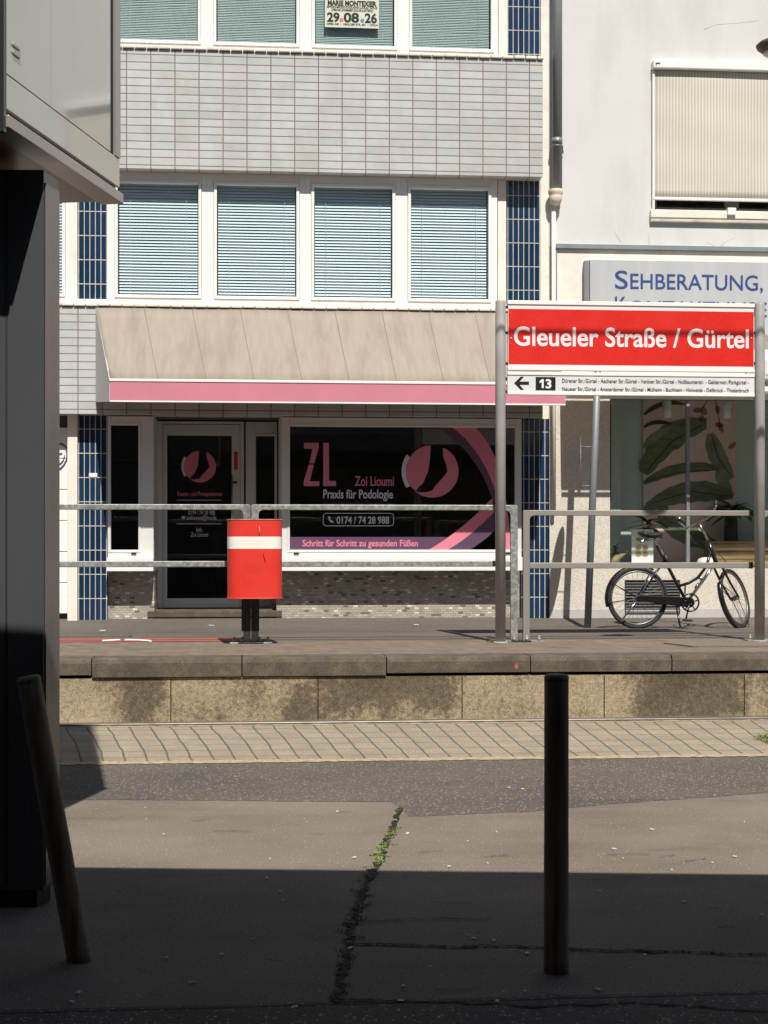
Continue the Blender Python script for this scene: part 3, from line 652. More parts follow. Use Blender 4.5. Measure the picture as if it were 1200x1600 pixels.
def logo(cx, cy, r, Y, pink, white, par):
    def S_(pts): return [(cx + x * r, cy + y * r) for x, y in pts]
    L = [(-0.05, -1.0)] + [(cos(radians(a)), -sin(radians(a))) for a in range(100, 236, 9)][0:]
    left = [(-0.06, -0.99)] + [(cos(radians(a)) * 1.0, -sin(radians(a))) for a in range(100, 226, 7)] + [(-0.62, 0.74), (-0.55, 0.62), (-0.36, 0.46), (-0.25, 0.2), (-0.16, 0.0), (-0.10, -0.4)]
    right = [(0.40, -0.90)] + [(cos(radians(a)), -sin(radians(a))) for a in range(58, -136, -8)] + [(-0.56, 0.80), (-0.30, 0.80), (-0.02, 0.74), (0.16, 0.50), (0.42, 0.22), (0.58, 0.0), (0.52, -0.30), (0.42, -0.52)]
    c = MB(); c.poly_px(S_(left), Y); c.poly_px(S_(right), Y); c.build('logo', pink, par)
    c = MB(); out = [(1.17 * cos(radians(a)), -1.17 * sin(radians(a))) for a in range(146, 216, 6)]; inn = [(1.01 * cos(radians(a)), -1.01 * sin(radians(a))) for a in range(214, 144, -6)]
    c.poly_px(S_(out + inn), Y); c.build('logo_crescent', white, par)
logo(312.5, 729, 25, YQ, m['decal_pink'], m['decal_white'], door)
c = MB(); c.text('Kassen- und Privatpatienten', 277, 347, 775, 768, YQ, 0.01); c.build('lettering', m['decal_pink'], door)
c = MB(); c.text('0174 / 74 28 988', 294, 336, 804, 797.5, YQ, 0.01); c.text('zoilioumis@live.de', 291, 338, 812, 805.5, YQ, 0.01)
c.text('Inh.', 307, 317, 831, 824, YQ, 0.01); c.text('Zoi Lioumi', 298, 325, 838.5, 832, YQ, 0.01)
c.poly_px([(276, 781), (346, 781), (346, 782), (276, 782)], YQ); c.poly_px([(276, 818), (346, 818), (346, 819), (276, 819)], YQ)
c.poly_px([(284, 806.5), (289, 806.5), (289, 811), (284, 811)], YQ); c.build('lettering', m['decal_white'], door)
c = MB(); c.box(X(365.5, YD), X(371.5, YD), YD + 0.010, YD + 0.0145, Z(735, YD), Z(707, YD)); rs = c.build('sticker', m['decal_red'], door)
c = MB()
sl_w = shop_frame(384, 433, 400, 429, 'side_light', y=YD, zt=z_b2b, zgt=Z(682, YD), zgb=Z(905, YD), zfb=Z(925, YD))
c = MB(); c.box(xd1 + 0.012, xr, YD + 0.02, YD + 0.12, ZW, Z(926, YD)); part(c, 'mosaic_base', m['mosaic'])
# dim room behind the shop glass
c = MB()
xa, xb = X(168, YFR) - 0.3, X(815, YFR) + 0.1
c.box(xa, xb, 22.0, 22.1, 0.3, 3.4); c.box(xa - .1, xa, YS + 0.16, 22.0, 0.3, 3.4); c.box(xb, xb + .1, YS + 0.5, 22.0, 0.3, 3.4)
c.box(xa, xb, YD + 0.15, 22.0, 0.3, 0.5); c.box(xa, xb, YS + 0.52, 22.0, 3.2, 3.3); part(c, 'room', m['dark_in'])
# vinyl on the shop window
YV = YFR + 0.037
c = MB(); c.poly_px([(474, 693), (498, 693), (498, 700), (490, 757), (499, 757), (499, 760.5), (474, 760.5), (474, 756), (482, 726), (489, 702), (474, 702)], YV)
c.b2 = 0
c = MB()
c.poly_px([(475, 692), (498, 692), (498, 700), (491, 724), (483, 724), (488.5, 701), (475, 701)], YV)
c.poly_px([(482.5, 726), (490.5, 726), (484, 752), (499, 752), (499, 759.5), (474.5, 759.5), (474.5, 752)], YV)
c.poly_px([(505, 692), (514, 692), (514, 751.5), (525, 751.5), (525, 759.5), (505, 759.5)], YV)
c.text('Zoi Lioumi', 554.5, 615.5, 759, 744, YV, 0.012)
c.build('lettering', m['decal_pink'], wb)
c = MB(); c.text('Praxis für Podologie', 505, 614, 778.5, 765, YV, 0.018)
c.text('0174 / 74 28 988', 526, 608, 818, 807, YV, 0.022)
ro = arc(610, 807, 5, 0, 90, 5) + arc(510, 807, 5, 90, 180, 5) + arc(510, 816.5, 5, 180, 270, 5) + arc(610, 816.5, 5, 270, 360, 5)
def loop_strip(mb, pts, Y, w):
    q = [P(x, y, Y) for x, y in pts]; mb.tube([(p.x, p.y, p.z) for p in q], w, 4, closed=True)
loop_strip(c, ro, YV - 0.003, 0.004)
c.poly_px([(513, 807), (515, 806.5), (516.5, 809.5), (515.5, 811), (517.5, 813.5), (519, 813), (521.5, 815), (520.5, 817), (517, 816.5), (514, 812.5), (512.5, 809)], YV)
c.build('lettering', m['decal_white'], wb)
c = MB(); c.text('Heilpraktik für Podologie', 505, 614, 792, 783, YV, 0.01); c.build('lettering', m['decal_plum'], wb)
c = MB(); c.poly_px([(453.5, 839), (700, 839), (672, 858.5), (453.5, 858.5)], YV + 0.0005, 0.001); c.build('banner', m['decal_plum'], wb)
c = MB(); c.text('Schritt für Schritt zu gesunden Füßen', 472.5, 653, 853.5, 843.5, YV - 0.003, 0.022); c.build('lettering', m['decal_pink'], wb)
logo(675.5, 736.5, 41, YV, m['decal_pink'], m['decal_white'], wb)
# swooping ribbons at the right of the window
def bez(p0, p1, p2, p3, n=18): return [tuple((1 - t) ** 3 * p0[i] + 3 * (1 - t) ** 2 * t * p1[i] + 3 * (1 - t) * t * t * p2[i] + t ** 3 * p3[i] for i in (0, 1)) for t in [k / n for k in range(n + 1)]]
out = bez((742, 667.5), (772, 695), (790, 740), (799, 858.5)); inn = bez((706, 667.5), (745, 695), (772, 745), (782, 800))
c = MB()
for i in range(18): c.poly_px([inn[i], out[i], out[i + 1], inn[i + 1]], YV)
c.poly_px([(782, 800), (799, 858.5), (786, 858.5), (778, 806)], YV)
lo_a = bez((671, 858.5), (705, 838), (735, 815), (769, 778)); lo_b = bez((700, 858.5), (730, 842), (752, 820), (772, 800))
for i in range(18): c.poly_px([lo_a[i], lo_b[i], lo_b[i + 1], lo_a[i + 1]], YV)
c.build('ribbon', m['decal_pink'], wb)
c = MB(); o2 = bez((706, 667.5), (745, 695), (772, 745), (782, 800)); i2 = bez((680, 667.5), (725, 690), (755, 735), (768, 778))
for i in range(18): c.poly_px([i2[i], o2[i], o2[i + 1], i2[i + 1]], YV)
lo_c = bez((735, 858.5), (755, 846), (775, 830), (786, 812))
for i in range(18): c.poly_px([lo_b[i], lo_c[i], lo_c[i + 1], lo_b[i + 1]], YV)
c.build('ribbon', m['decal_plum'], wb)
# roller door left of the lower blue column with a painted face
c = MB(); x0, x1 = X(-60, YS), X(106, YS)
for i in range(6):
    zz = ZW + 0.05 + i * 0.36; c.box(x0, x1, YS + 0.06, YS + 0.1, zz + 0.004, zz + 0.356)
rd = part(c, 'garage_door', m['white'], bevel=0.003)
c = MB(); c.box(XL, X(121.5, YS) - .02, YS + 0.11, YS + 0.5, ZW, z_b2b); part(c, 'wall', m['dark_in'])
c = MB(); Yg = YS + 0.052
def stroke(mb, pts, r): mb.tube([P(x, y, Yg) for x, y in pts], r, 6)
stroke(c, [(92, 693), (98, 694), (103, 699), (105, 708), (104, 718), (100, 726), (94, 732), (86, 734)], 0.009); stroke(c, [(91, 709), (97, 708)], 0.007); stroke(c, [(101, 711), (99, 719), (95, 724), (90, 725)], 0.007)
c.build('graffiti', m['graffiti'], rd)
c = MB(); c.box(X(139, YS), X(152, YS), YS - 0.006, YS + 0.001, Z(747, YS), Z(741, YS)); part(c, 'number_plate', m['white'], bevel=0.001)

# awning ----------------------------------------------------------
aw = thing('awning', 'beige cloth awning with a pink valance above the shop window', 'awning', (-0.8, 17.7, Z(632, YB)))
Ya = 16.92
A0 = P(150, 484.5, YB - 0.03); A1 = P(858, 489, YB - 0.03); ztop = Z(487, YB - .03); zfront = Z(598, Ya); zfb_ = Z(631, Ya)
xf0, xf1 = X(172, Ya), X(882.5, Ya)
c = MB(); N = 22; rows = 7; v = []
for j in range(rows + 1):
    t = j / rows
    for i in range(N * 4 + 1):
        s_ = i / (N * 4); xb_ = A0.x + (A1.x - A0.x) * s_; xf_ = xf0 + (xf1 - xf0) * s_
        sag = -0.012 * sin(pi * t) * (1 + 0.5 * sin(s_ * 40)) + 0.004 * sin(s_ * 23 + 3 * t)
        v.append((xb_ + (xf_ - xb_) * t, (YB - 0.03) + (Ya - YB + 0.03) * t, ztop + (zfront - ztop) * t + sag))
w_ = N * 4 + 1
c.add(v, [(j * w_ + i, (j + 1) * w_ + i, (j + 1) * w_ + i + 1, j * w_ + i + 1) for j in range(rows) for i in range(N * 4)], True)
cloth = c.build('canopy_cloth', m['awning'], aw)
sd = cloth.modifiers.new('thick', 'SOLIDIFY'); sd.thickness = 0.004; sd.offset = -1
c = MB()
seam_m = M('awning_seam', (0.29, 0.248, 0.20), 0.9)
for i in range(1, 10):
    c = MB(); s_ = i / 9.6; pa = Vector((A0.x + (A1.x - A0.x) * s_, YB - 0.034, ztop + 0.003)); pb = Vector((xf0 + (xf1 - xf0) * s_ , Ya, zfront + 0.003))
    pb2 = pa.lerp(pb, 0.99); v = []
    for k_ in range(9):
        t = k_ / 8; s2 = s_; sag = -0.012 * sin(pi * t) * (1 + 0.5 * sin(s2 * 40)) + 0.004 * sin(s2 * 23 + 3 * t)
        q = pa.lerp(pb2, t); v.append((q.x, q.y, q.z + sag + 0.001))
    c.tube(v, 0.0035, 5); c.build('seam', seam_m, aw)
c = MB(); c.box(xf0, xf1, Ya - 0.012, Ya + 0.004, zfb_ + 0.012, zfront - 0.012); c.build('valance', m['pink'], aw)
c = MB(); c.box(xf0 - 0.004, xf1 + 0.004, Ya - 0.02, Ya + 0.03, zfront - 0.012, zfront + 0.016); c.box(xf0 - 0.004, xf1 + 0.004, Ya - 0.017, Ya + 0.012, zfb_ - 0.004, zfb_ + 0.012)
c.build('front_rail', m['white'], aw, 0.003)
zbk = Z(632, YB)
for xa_, xb_ in ((A0.x, xf0), (A1.x, xf1)):
    c = MB(); s_ = 0.006
    pts = [(xa_, YB - 0.01, ztop), (xa_, YB - 0.01, zbk), (xb_, Ya, zfb_), (xb_, Ya, zfront)]
    c.add([(x - s_, y, z) for x, y, z in pts] + [(x + s_, y, z) for x, y, z in pts], [(0, 1, 2, 3), (7, 6, 5, 4), (0, 4, 5, 1), (1, 5, 6, 2), (2, 6, 7, 3), (3, 7, 4, 0)])
    c.build('side_panel', m['awn_side'], aw)

# ------------------------------------------------------------------ RIGHT BUILDING (optician)
ob = thing('optician_building', 'pale rendered building with an optician shop window and an outside screen upstairs', 'building', (5.0, 18.4, ZW))
XR = 12.0; Yr = 18.0
zsg = 3.2; zgb_o = Z(887, Yr, 1000)
wx0, wx1 = X(1019, Yr), X(1019, Yr) + 2.55; wz0, wz1 = Z(333, Yr, 1100), Z(108, Yr, 1100)
gx0o, gx1o = X(953, Yr), 7.2
zsplit = Z(386, Yr, 900)
c = MB(); c.box(X(858, Yr), wx0, Yr, Yr + 0.3, zsplit, 11); c.box(wx0, wx1, Yr, Yr + 0.3, zsplit, wz0); c.box(wx0, wx1, Yr, Yr + 0.3, wz1, 11); c.box(wx1, XR, Yr, Yr + 0.3, zsplit, 11)
part(c, 'wall', m['stucco_up'], ob)
c = MB(); c.box(X(858.5, Yr), gx0o, Yr - 0.004, Yr + 0.3, ZW + 0.075, zsplit); c.box(gx0o, gx1o, Yr - 0.004, Yr + 0.3, zsg, zsplit); c.box(gx0o, gx1o, Yr - 0.004, Yr + 0.3, ZW + 0.075, zgb_o); c.box(gx1o, XR, Yr - 0.004, Yr + 0.3, ZW + 0.075, zsplit)
part(c, 'lower_wall', m['stucco_low'], ob)
c = MB(); c.box(X(858.5, Yr), XR, Yr - 0.012, Yr + 0.3, ZW - 0.1, ZW + 0.073); part(c, 'plinth', m['plinth_grey'], ob)
# hairline cracks in the render
c = MB()
for pts in ([(1098, 392), (1104, 378), (1116, 384), (1122, 392)], [(1122, 388), (1136, 376), (1150, 371)], [(1014, 350), (1014.5, 395)], [(1100, 46), (1120, 38), (1150, 36), (1185, 32)], [(962, 350), (962, 366), (970, 378)]):
    c = MB(); c.tube([P(x, y, Yr - 0.0005) for x, y in pts], 0.003, 4); part(c, 'plaster_crack', m['sill_stone'], ob)
# window behind the outside screen
c = MB(); c.ring_xz(wx0, wx1, wz0, wz1, 0.09, Yr + 0.12, Yr + 0.2); c.box(X(1133, Yr + .1), X(1155, Yr + .1), Yr + 0.11, Yr + 0.2, wz0 + 0.09, wz1 - 0.09)
wo = part(c, 'window', m['grey_paint'], ob, 0.004)
c = MB(); c.box(wx0 + 0.08, wx1 - 0.08, Yr + 0.16, Yr + 0.166, wz0 + 0.08, wz1 - 0.08); c.build('pane', m['glass_dark'], wo)
c = MB(); c.box(wx0, wx1, Yr + 0.35, Yr + 0.4, wz0, wz1); c.build('room', m['dark_in'], wo)
c = MB(); c.box(wx0 - 0.03, wx1 + 0.03, Yr - 0.06, Yr + 0.14, Z(343, Yr, 1100), Z(330, Yr, 1100)); part(c, 'window_sill', m['cream'], ob, 0.01)
c = MB(); c.box(wx0 - 0.03, wx1 + 0.03, Yr - 0.05, Yr + 0.1, Z(349, Yr, 1100), Z(343, Yr, 1100) - 0.002); part(c, 'window_sill', m['sill_stone'], ob, 0.01)
scr = thing('outside_blind', 'cream striped textile blind pulled down over the upstairs window', 'blind', (4.2, 17.95, wz0))
c = MB(); nx = 40; nz = 16; v = []
bx0, bx1 = X(1022, Yr), wx1 - 0.03; bz0, bz1 = Z(311, Yr, 1100), Z(113, Yr, 1100)
for j in range(nz + 1):
    for i in range(nx + 1):
        s_ = i / nx; t = j / nz; v.append((bx0 + (bx1 - bx0) * s_, Yr - 0.03 + 0.006 * sin(s_ * 11 + t * 3) * sin(t * pi) + 0.003 * sin(t * 17 + s_ * 5), bz0 + (bz1 - bz0) * t))
c.add(v, [(j * (nx + 1) + i, j * (nx + 1) + i + 1, (j + 1) * (nx + 1) + i + 1, (j + 1) * (nx + 1) + i) for j in range(nz) for i in range(nx)], True)
o = c.build('screen_cloth', m['screen'], scr); sd = o.modifiers.new('thick', 'SOLIDIFY'); sd.thickness = 0.002
c = MB(); c.box(wx0 - 0.01, wx1 + 0.01, Yr - 0.10, Yr + 0.05, Z(112, Yr, 1100), Z(99, Yr, 1100)); c.build('head_box', m['white'], scr, 0.012)
c = MB(); c.box(X(1021, Yr), X(1028, Yr), Yr - 0.103, Yr - 0.099, Z(104, Yr, 1024), Z(102, Yr, 1024)); c.box(X(1021, Yr), X(1022.5, Yr), Yr - 0.103, Yr - 0.099, Z(106.5, Yr, 1022), Z(105, Yr, 1022)); c.build('badge', m['black_pl'], scr)
c = MB(); c.box(wx0 - 0.01, wx1 + 0.01, Yr - 0.055, Yr - 0.02, Z(315, Yr, 1100), Z(310.5, Yr, 1100)); c.build('bottom_bar', m['white'], scr, 0.006)
c = MB(); c.box(wx0 - 0.008, wx0 + 0.02, Yr - 0.05, Yr + 0.02, Z(332, Yr, 1020), Z(112, Yr, 1020)); c.build('guide_rail', m['white'], scr, 0.004)
c = MB(); c.box(X(1137, Yr - .08), X(1150, Yr - .08), Yr - 0.09, Yr - 0.03, Z(338, Yr, 1140), Z(327, Yr, 1140)); c.build('bracket', m['white'], scr, 0.004)
# downpipe
dp = thing('downpipe', 'grey zinc downpipe ending in a rusty cream spigot between the two buildings', 'downpipe', (X(866, 17.9), 17.9, ZW))
xp = X(870.5, 17.9); zs = Z(298, 17.9, 870)
c = MB(); c.tube([(xp, 17.9, zs), (xp, 17.9, 11)], 0.060, 18); c.tube([(xp, 17.9, zs + 0.55), (xp, 17.9, zs + 0.62)], 0.064, 18); c.build('pipe', m['zinc'], dp)
c = MB(); zz = Z(229, 17.9, 870); c.tube([(xp - 0.055, 17.9, zz), (xp + 0.055, 17.9, zz)], 0.012, 6)
for a in range(1): c.tube([(xp + 0.066 * cos(q * pi / 10), 17.9 + 0.066 * sin(q * pi / 10), zz) for q in range(20)], 0.008, 6, closed=True)
c.tube([(xp + 0.06, 17.9, zz), (xp + 0.085, 17.97, zz - 0.06)], 0.009, 6); c.build('clamp', m['zinc'], dp)
xq = X(868, 17.9); c = MB(); c.lathe((xq, 17.9, zs), [(0.082, 0.012), (0.088, 0.0), (0.088, -0.035), (0.072, -0.05), (0.080, -0.07), (0.078, -0.11), (0.060, -0.155), (0.03, -0.175)], 20); c.build('spigot', m['ceramic'], dp)
xq = X(866, 17.9); c = MB(); c.tube([(xq, 17.93, zs - 0.15), (xq, 17.93, ZW + 1.2)], 0.026, 10); c.build('lower_pipe', m['cream'], dp)
c = MB(); c.tube([(xq + 0.10, 17.97, zs - 0.35), (xq + 0.10, 17.97, Z(380, 17.9))], 0.006, 6)
# fascia panel and sign
fx0 = X(870, Yr - .06)
c = MB(); zf0, zf1 = 3.275, Z(386, Yr, 900)
c.box(fx0, XR - 1, Yr - 0.07, Yr - 0.006, zf0, zf1 - 0.04); fp = part(c, 'fascia_panel', m['cream'], ob)
c = MB(); c.box(fx0 - 0.02, XR - 1, Yr - 0.11, Yr - 0.0, zf1 - 0.038, zf1 + 0.02); c.box(fx0 - 0.02, fx0 - 0.001, Yr - 0.09, Yr - 0.006, zf0, zf1 - 0.04); c.build('cover_strip', m['zinc'], fp, 0.004)
Ysg = Yr - 0.19
sg = thing('shop_sign', 'silver grey shop sign board with navy small-cap lettering on the optician facade', 'sign', (X(1060, Ysg), Ysg, Z(500, Ysg)))
c = MB(); c.box(X(922, Ysg), X(922, Ysg) + 5.2, Ysg, Yr - 0.071, Z(520, Ysg, 950), Z(405.5, Ysg, 922)); c.build('board', m['sign_grey'], sg, 0.003)
c = MB(); c.box(X(914.5, Ysg), X(921.5, Ysg), Ysg + 0.02, Yr - 0.071, Z(520, Ysg, 950), Z(406.5, Ysg, 922)); c.build('board_end', m['zinc'], sg)
c = MB(); Yt = Ysg - 0.004
c.text('S', 961, 981, 451, 423, Yt, 0.004); c.text('EHBERATUNG,', 985, 1192, 452.5, 429, Yt, 0.006)
c.text('K', 961, 979, 492.5, 463.5, Yt, 0.004); c.text('ONTAKTLINSEN', 983, 1222, 494, 471.5, Yt, 0.006); c.build('lettering', m['navy'], sg)
# flat canopy of the optician behind the platform sign
cn = thing('shop_canopy', 'flat white canopy over the optician window mostly hidden by the red station sign', 'canopy', (5, 17.6, 3.1))
zc0 = 3.17; y0c = 17.2
xcl = X(876, Yr)
c = MB(); c.prism_xy([(xcl, Yr - 0.075), (xcl + 0.10, y0c), (7.5, y0c), (7.5, Yr - 0.075)], zc0, zc0 + 0.09); c.build('slab', m['white'], cn, 0.01)
c = MB(); c.box(xcl + 0.11, 7.5, y0c - 0.055, y0c - 0.03, zc0 + 0.0, zc0 + 0.03)
for q in range(9): c.box(xcl + 0.3 + q * 0.6, xcl + 0.33 + q * 0.6, y0c - 0.04, y0c + 0.01, zc0 + 0.005, zc0 + 0.025)
c.build('front_bar', m['zinc'], cn)
c = MB(); c.box(X(1192, 17.3), 7.4, 17.25, Yr - .08, Z(590, 17.3, 1195), Z(557, 17.3, 1195)); c.build('light_box', m['white'], cn, 0.05, seg=4)
# shop window of the optician
c = MB(); c.ring_xz(gx0o - 0.0, gx1o, zgb_o, zsg, 0.022, Yr + 0.03, Yr + 0.10); xm = X(1075.5, Yr + .03); 
ow = part(c, 'shop_window', m['dark_gap'], ob)
c = MB(); c.box(xm - 0.02, xm + 0.02, Yr + 0.035, Yr + 0.095, zgb_o + 0.022, zsg - 0.022); c.build('glazing_bar', m['zinc'], ow)
c = MB(); c.box(gx0o + 0.02, xm - 0.02, Yr + 0.06, Yr + 0.068, zgb_o + 0.02, zsg - 0.02); c.box(xm + 0.02, gx1o - 0.02, Yr + 0.06, Yr + 0.068, zgb_o + 0.02, zsg - 0.02); c.build('pane', m['glass_opt'], ow)
c = MB(); YI = 19.15
c.box(gx0o - 0.6, gx1o + 0.2, YI, YI + 0.1, 0.6, 3.9); c.box(gx0o - 0.7, gx0o - 0.6, Yr + 0.31, YI, 0.6, 3.9); c.box(gx1o + 0.2, gx1o + 0.3, Yr + 0.31, YI, 0.6, 3.9); c.box(gx0o - 0.6, gx1o + 0.2, Yr + 0.31, YI, 3.8, 3.9)
c.build('room', m['room_wall'], ow)
zfl = zgb_o - 0.01
c = MB(); c.box(gx0o - 0.6, gx1o + 0.2, Yr + 0.305, YI - 0.001, zfl - 0.05, zfl); c.build('display_floor', m['white'], ow)
c = MB(); c.box(gx0o + 0.03, X(970, 18.95), 18.95, 18.99, zfl, 3.79); c.build('partition', m['room_wall'], ow)
# mural on the back wall
Ym = YI - 0.03
mu = thing('mural_panel', 'pink wall panel painted with olive banana leaves inside the optician window', 'mural', (X(1080, Ym), Ym, zfl))
c = MB(); c.box(X(1005, Ym), X(1150, Ym), Ym, YI - 0.002, zfl, 3.78); c.build('panel', m['mural'], mu)
c = MB(); Yl = Ym - 0.003
def leafpx(mb, spine, w, Y=Yl):
    n = len(spine); L = []; R = []
    for i, (x, y) in enumerate(spine):
        a = spine[max(i - 1, 0)]; b_ = spine[min(i + 1, n - 1)]; dx, dy = b_[0] - a[0], b_[1] - a[1]; l = sqrt(dx * dx + dy * dy) or 1
        ww = w * sin(pi * (0.06 + 0.9 * i / (n - 1))) ** 0.6 * random.uniform(0.86, 1.08); L.append((x - dy / l * ww, y + dx / l * ww)); R.append((x + dy / l * ww, y - dx / l * ww))
    for i in range(n - 1): mb.poly_px([L[i], L[i + 1], R[i + 1], R[i]], Y)
def bz(a, b_, c_, n=12): return [((1 - t) ** 2 * a[0] + 2 * (1 - t) * t * b_[0] + t * t * c_[0], (1 - t) ** 2 * a[1] + 2 * (1 - t) * t * b_[1] + t * t * c_[1]) for t in [k / n for k in range(n + 1)]]
leafpx(c, bz((1006, 740), (1040, 665), (1104, 664)), 21); leafpx(c, bz((1006, 755), (1060, 722), (1124, 732)), 9, Yl - .001)
leafpx(c, bz((1015, 790), (1080, 755), (1146, 775)), 17, Yl - .002); leafpx(c, bz((1006, 800), (1030, 775), (1042, 800)), 10, Yl - .003); leafpx(c, bz((1030, 800), (1060, 840), (1120, 850)), 16, Yl - .004)
c.build('olive_leaf', m['leaf_a'], mu)
c = MB(); leafpx(c, bz((1110, 677), (1118, 720), (1144, 748)), 14); leafpx(c, bz((1122, 735), (1128, 756), (1143, 768)), 9, Yl - .001); leafpx(c, bz((1006, 700), (1020, 680), (1050, 668)), 6, Yl - .002)
c.build('sage_leaf', m['leaf_b'], mu)
c = MB()
for (x, y, a) in ((1090, 641, 0), (1100, 642, 70), (1121, 640, 80), (1126, 670, 60), (1144, 696, -40), (1098, 655, 20), (1124, 664, 10)):
    dx, dy = 7 * cos(radians(a)), 7 * sin(radians(a)); leafpx(c, bz((x - dx, y - dy), (x + 1, y), (x + dx, y + dy), 6), 4)
c.build('rust_leaf', m['leaf_c'], mu)
c = MB(); leafpx(c, bz((1006, 648), (1035, 622), (1070, 632)), 4); leafpx(c, bz((1006, 668), (1020, 655), (1048, 662)), 3.5)
for pts in ([(1098, 655), (1096, 640), (1108, 622)], [(1126, 668), (1122, 645), (1118, 625)], [(1012, 735), (1050, 690), (1096, 664)], [(1112, 680), (1122, 715), (1143, 745)], [(1008, 752), (1060, 738), (1122, 734)], [(1018, 786), (1080, 768), (1144, 776)], [(1032, 802), (1062, 828), (1116, 848)]):
    c.tube([P(x, y, Yl - 0.004) for x, y in pts], 0.005, 4)
c.build('dark_leaf', m['leaf_d'], mu)
# pendant lamps in the window
for px, lab in ((1042, 'white cylinder spotlight in the optician window, the one left of the glazing bar'), (1135, 'white cylinder spotlight in the optician window, the one right of the glazing bar')):
    p = P(px, 653, 18.7); t_ = thing('ceiling_spotlight', lab, 'spotlight', (p.x, p.y, p.z), 'cylinder spotlights in the optician window')
    c = MB(); c.lathe(p, [(0.050, 0.0), (0.055, 0.004), (0.055, 0.34)], 20); c.build('lamp_shade', m['white'], t_)
    c = MB(); c.tube([(p.x, p.y, p.z + 0.34), (p.x, p.y, 3.8)], 0.008, 6); c.build('stem', m['zinc'], t_)
# plants and display pieces
def leaf_blade(mb, o, d, l, w, droop):
    d = d.normalized(); side = d.cross(Vector((0, 0, 1))).normalized(); v = []
    for i in range(6):
        t = i / 5; c_ = o + d * l * t + Vector((0, 0, -droop * t * t)); ww = w * sin(pi * (0.08 + 0.86 * t)) ** 0.8
        v += [c_ - side * ww, c_ + Vector((0, 0, 0.12 * ww)), c_ + side * ww]
    mb.add(v, [(3 * i + k_, 3 * i + k_ + 1, 3 * i + k_ + 4, 3 * i + k_ + 3) for i in range(5) for k_ in (0, 1)], True)
def plant(name, lab, px, py, Y, n, lmin, lmax, wd, pot_h, up=0.5, cat='plant'):
    p = P(px, py, Y); t_ = thing(name, lab, cat, (p.x, p.y, zfl))
    c = MB()
    for i in range(n):
        a = random.uniform(0, 2 * pi); e = random.uniform(0.0, 1.2) * up; l = random.uniform(lmin, lmax)
        leaf_blade(c, p + Vector((0, 0, random.uniform(-.06, .08))), Vector((cos(a), sin(a), e)), l, wd * random.uniform(.7, 1.2), l * random.uniform(.1, .6))
    c.build('leaves', m['leaf_live'], t_)
    c = MB(); hh = max(0.06, p.z - zfl - 0.02); c.lathe((p.x, p.y, zfl), [(pot_h * .5, 0), (pot_h * .62, hh * .5), (pot_h * .55, hh)], 16); c.build('pot', m['leaf_d'] if hh > .4 else m['drift'], t_)
plant('potted_plant', 'bushy green house plant right of centre in the optician window', 1142, 800, 18.72, 90, 0.18, 0.42, 0.030, 0.14, 0.7)
plant('potted_plant', 'broad leaved house plant behind the bicycle saddle in the optician window', 1012, 822, 18.7, 22, 0.15, 0.36, 0.045, 0.10, 0.5)
plant('succulent', 'small green succulent at the left corner of the optician window', 962, 862, 18.55, 40, 0.04, 0.11, 0.016, 0.09, 1.2)
cr = thing('wooden_crate', 'rustic wooden display chest right of the bicycle handlebar in the window', 'chest', (X(1160, 18.6), 18.6, zfl))
c = MB(); x0, x1 = X(1112, 18.5), X(1250, 18.5); zt = Z(848, 18.5, 1140)
hh = (zt - zfl) / 3
for i in range(3): c.box(x0 + 0.004 * i, x1, 18.5, 18.85, zfl + i * hh + 0.003, zfl + (i + 1) * hh - 0.003)
c.build('boards', m['crate'], cr, 0.006)
c = MB(); c.box(x0 - 0.02, x1 + 0.02, 18.47, 18.88, zt, zt + 0.022); c.build('lid', m['crate'], cr, 0.006)
gs = thing('glasses_stand', 'white display stand with amber sunglasses behind the bicycle saddle', 'display stand', (X(1003, 18.5), 18.5, zfl))
c = MB(); c.box(X(987, 18.5), X(1021, 18.5), 18.5, 18.52, zfl, Z(827, 18.5, 1000)); c.box(X(983, 18.5), X(1025, 18.5), 18.42, 18.6, zfl, zfl + 0.02); c.build('board', m['white'], gs, 0.003)
for py in (843, 855, 865):
    c = MB()
    for px in (998, 1008.5): 
        q = P(px, py, 18.485); c.lathe((q.x, q.y, q.z), [(0.001, 0), (0.001, 0.001)], 6); c.add([(q.x + 0.033 * cos(a * pi / 6), 18.485, q.z + 0.022 * sin(a * pi / 6)) for a in range(12)], [tuple(range(12))])
    q0, q1 = P(993, py - 1, 18.48), P(1014, py - 1, 18.48); c.tube([q0, q1], 0.004, 6); c.build('sunglasses', m['amber'], gs)
dw = thing('driftwood', 'curved piece of driftwood beside the succulent in the optician window', 'driftwood', (X(970, 18.5), 18.5, zfl))
c = MB(); c.tube([P(955, 880, 18.5), P(962, 874, 18.5), P(972, 867, 18.5), P(981, 862, 18.52)], [0.03, 0.035, 0.025, 0.012], 8); c.build('branch', m['drift'], dw)
bw = thing('white_bowl', 'small white dish on the display floor of the optician window', 'dish', (X(1080, 18.5), 18.5, zfl))
c = MB(); c.lathe((X(1104, 18.5), 18.5, zfl), [(0.05, 0), (0.10, 0.02), (0.13, 0.06), (0.10, 0.11), (0.05, 0.13)], 16); c.lathe((X(1085, 18.6), 18.6, zfl), [(0.05, 0), (0.07, 0.02), (0.05, 0.05)], 12); c.build('dish', m['white'], bw)
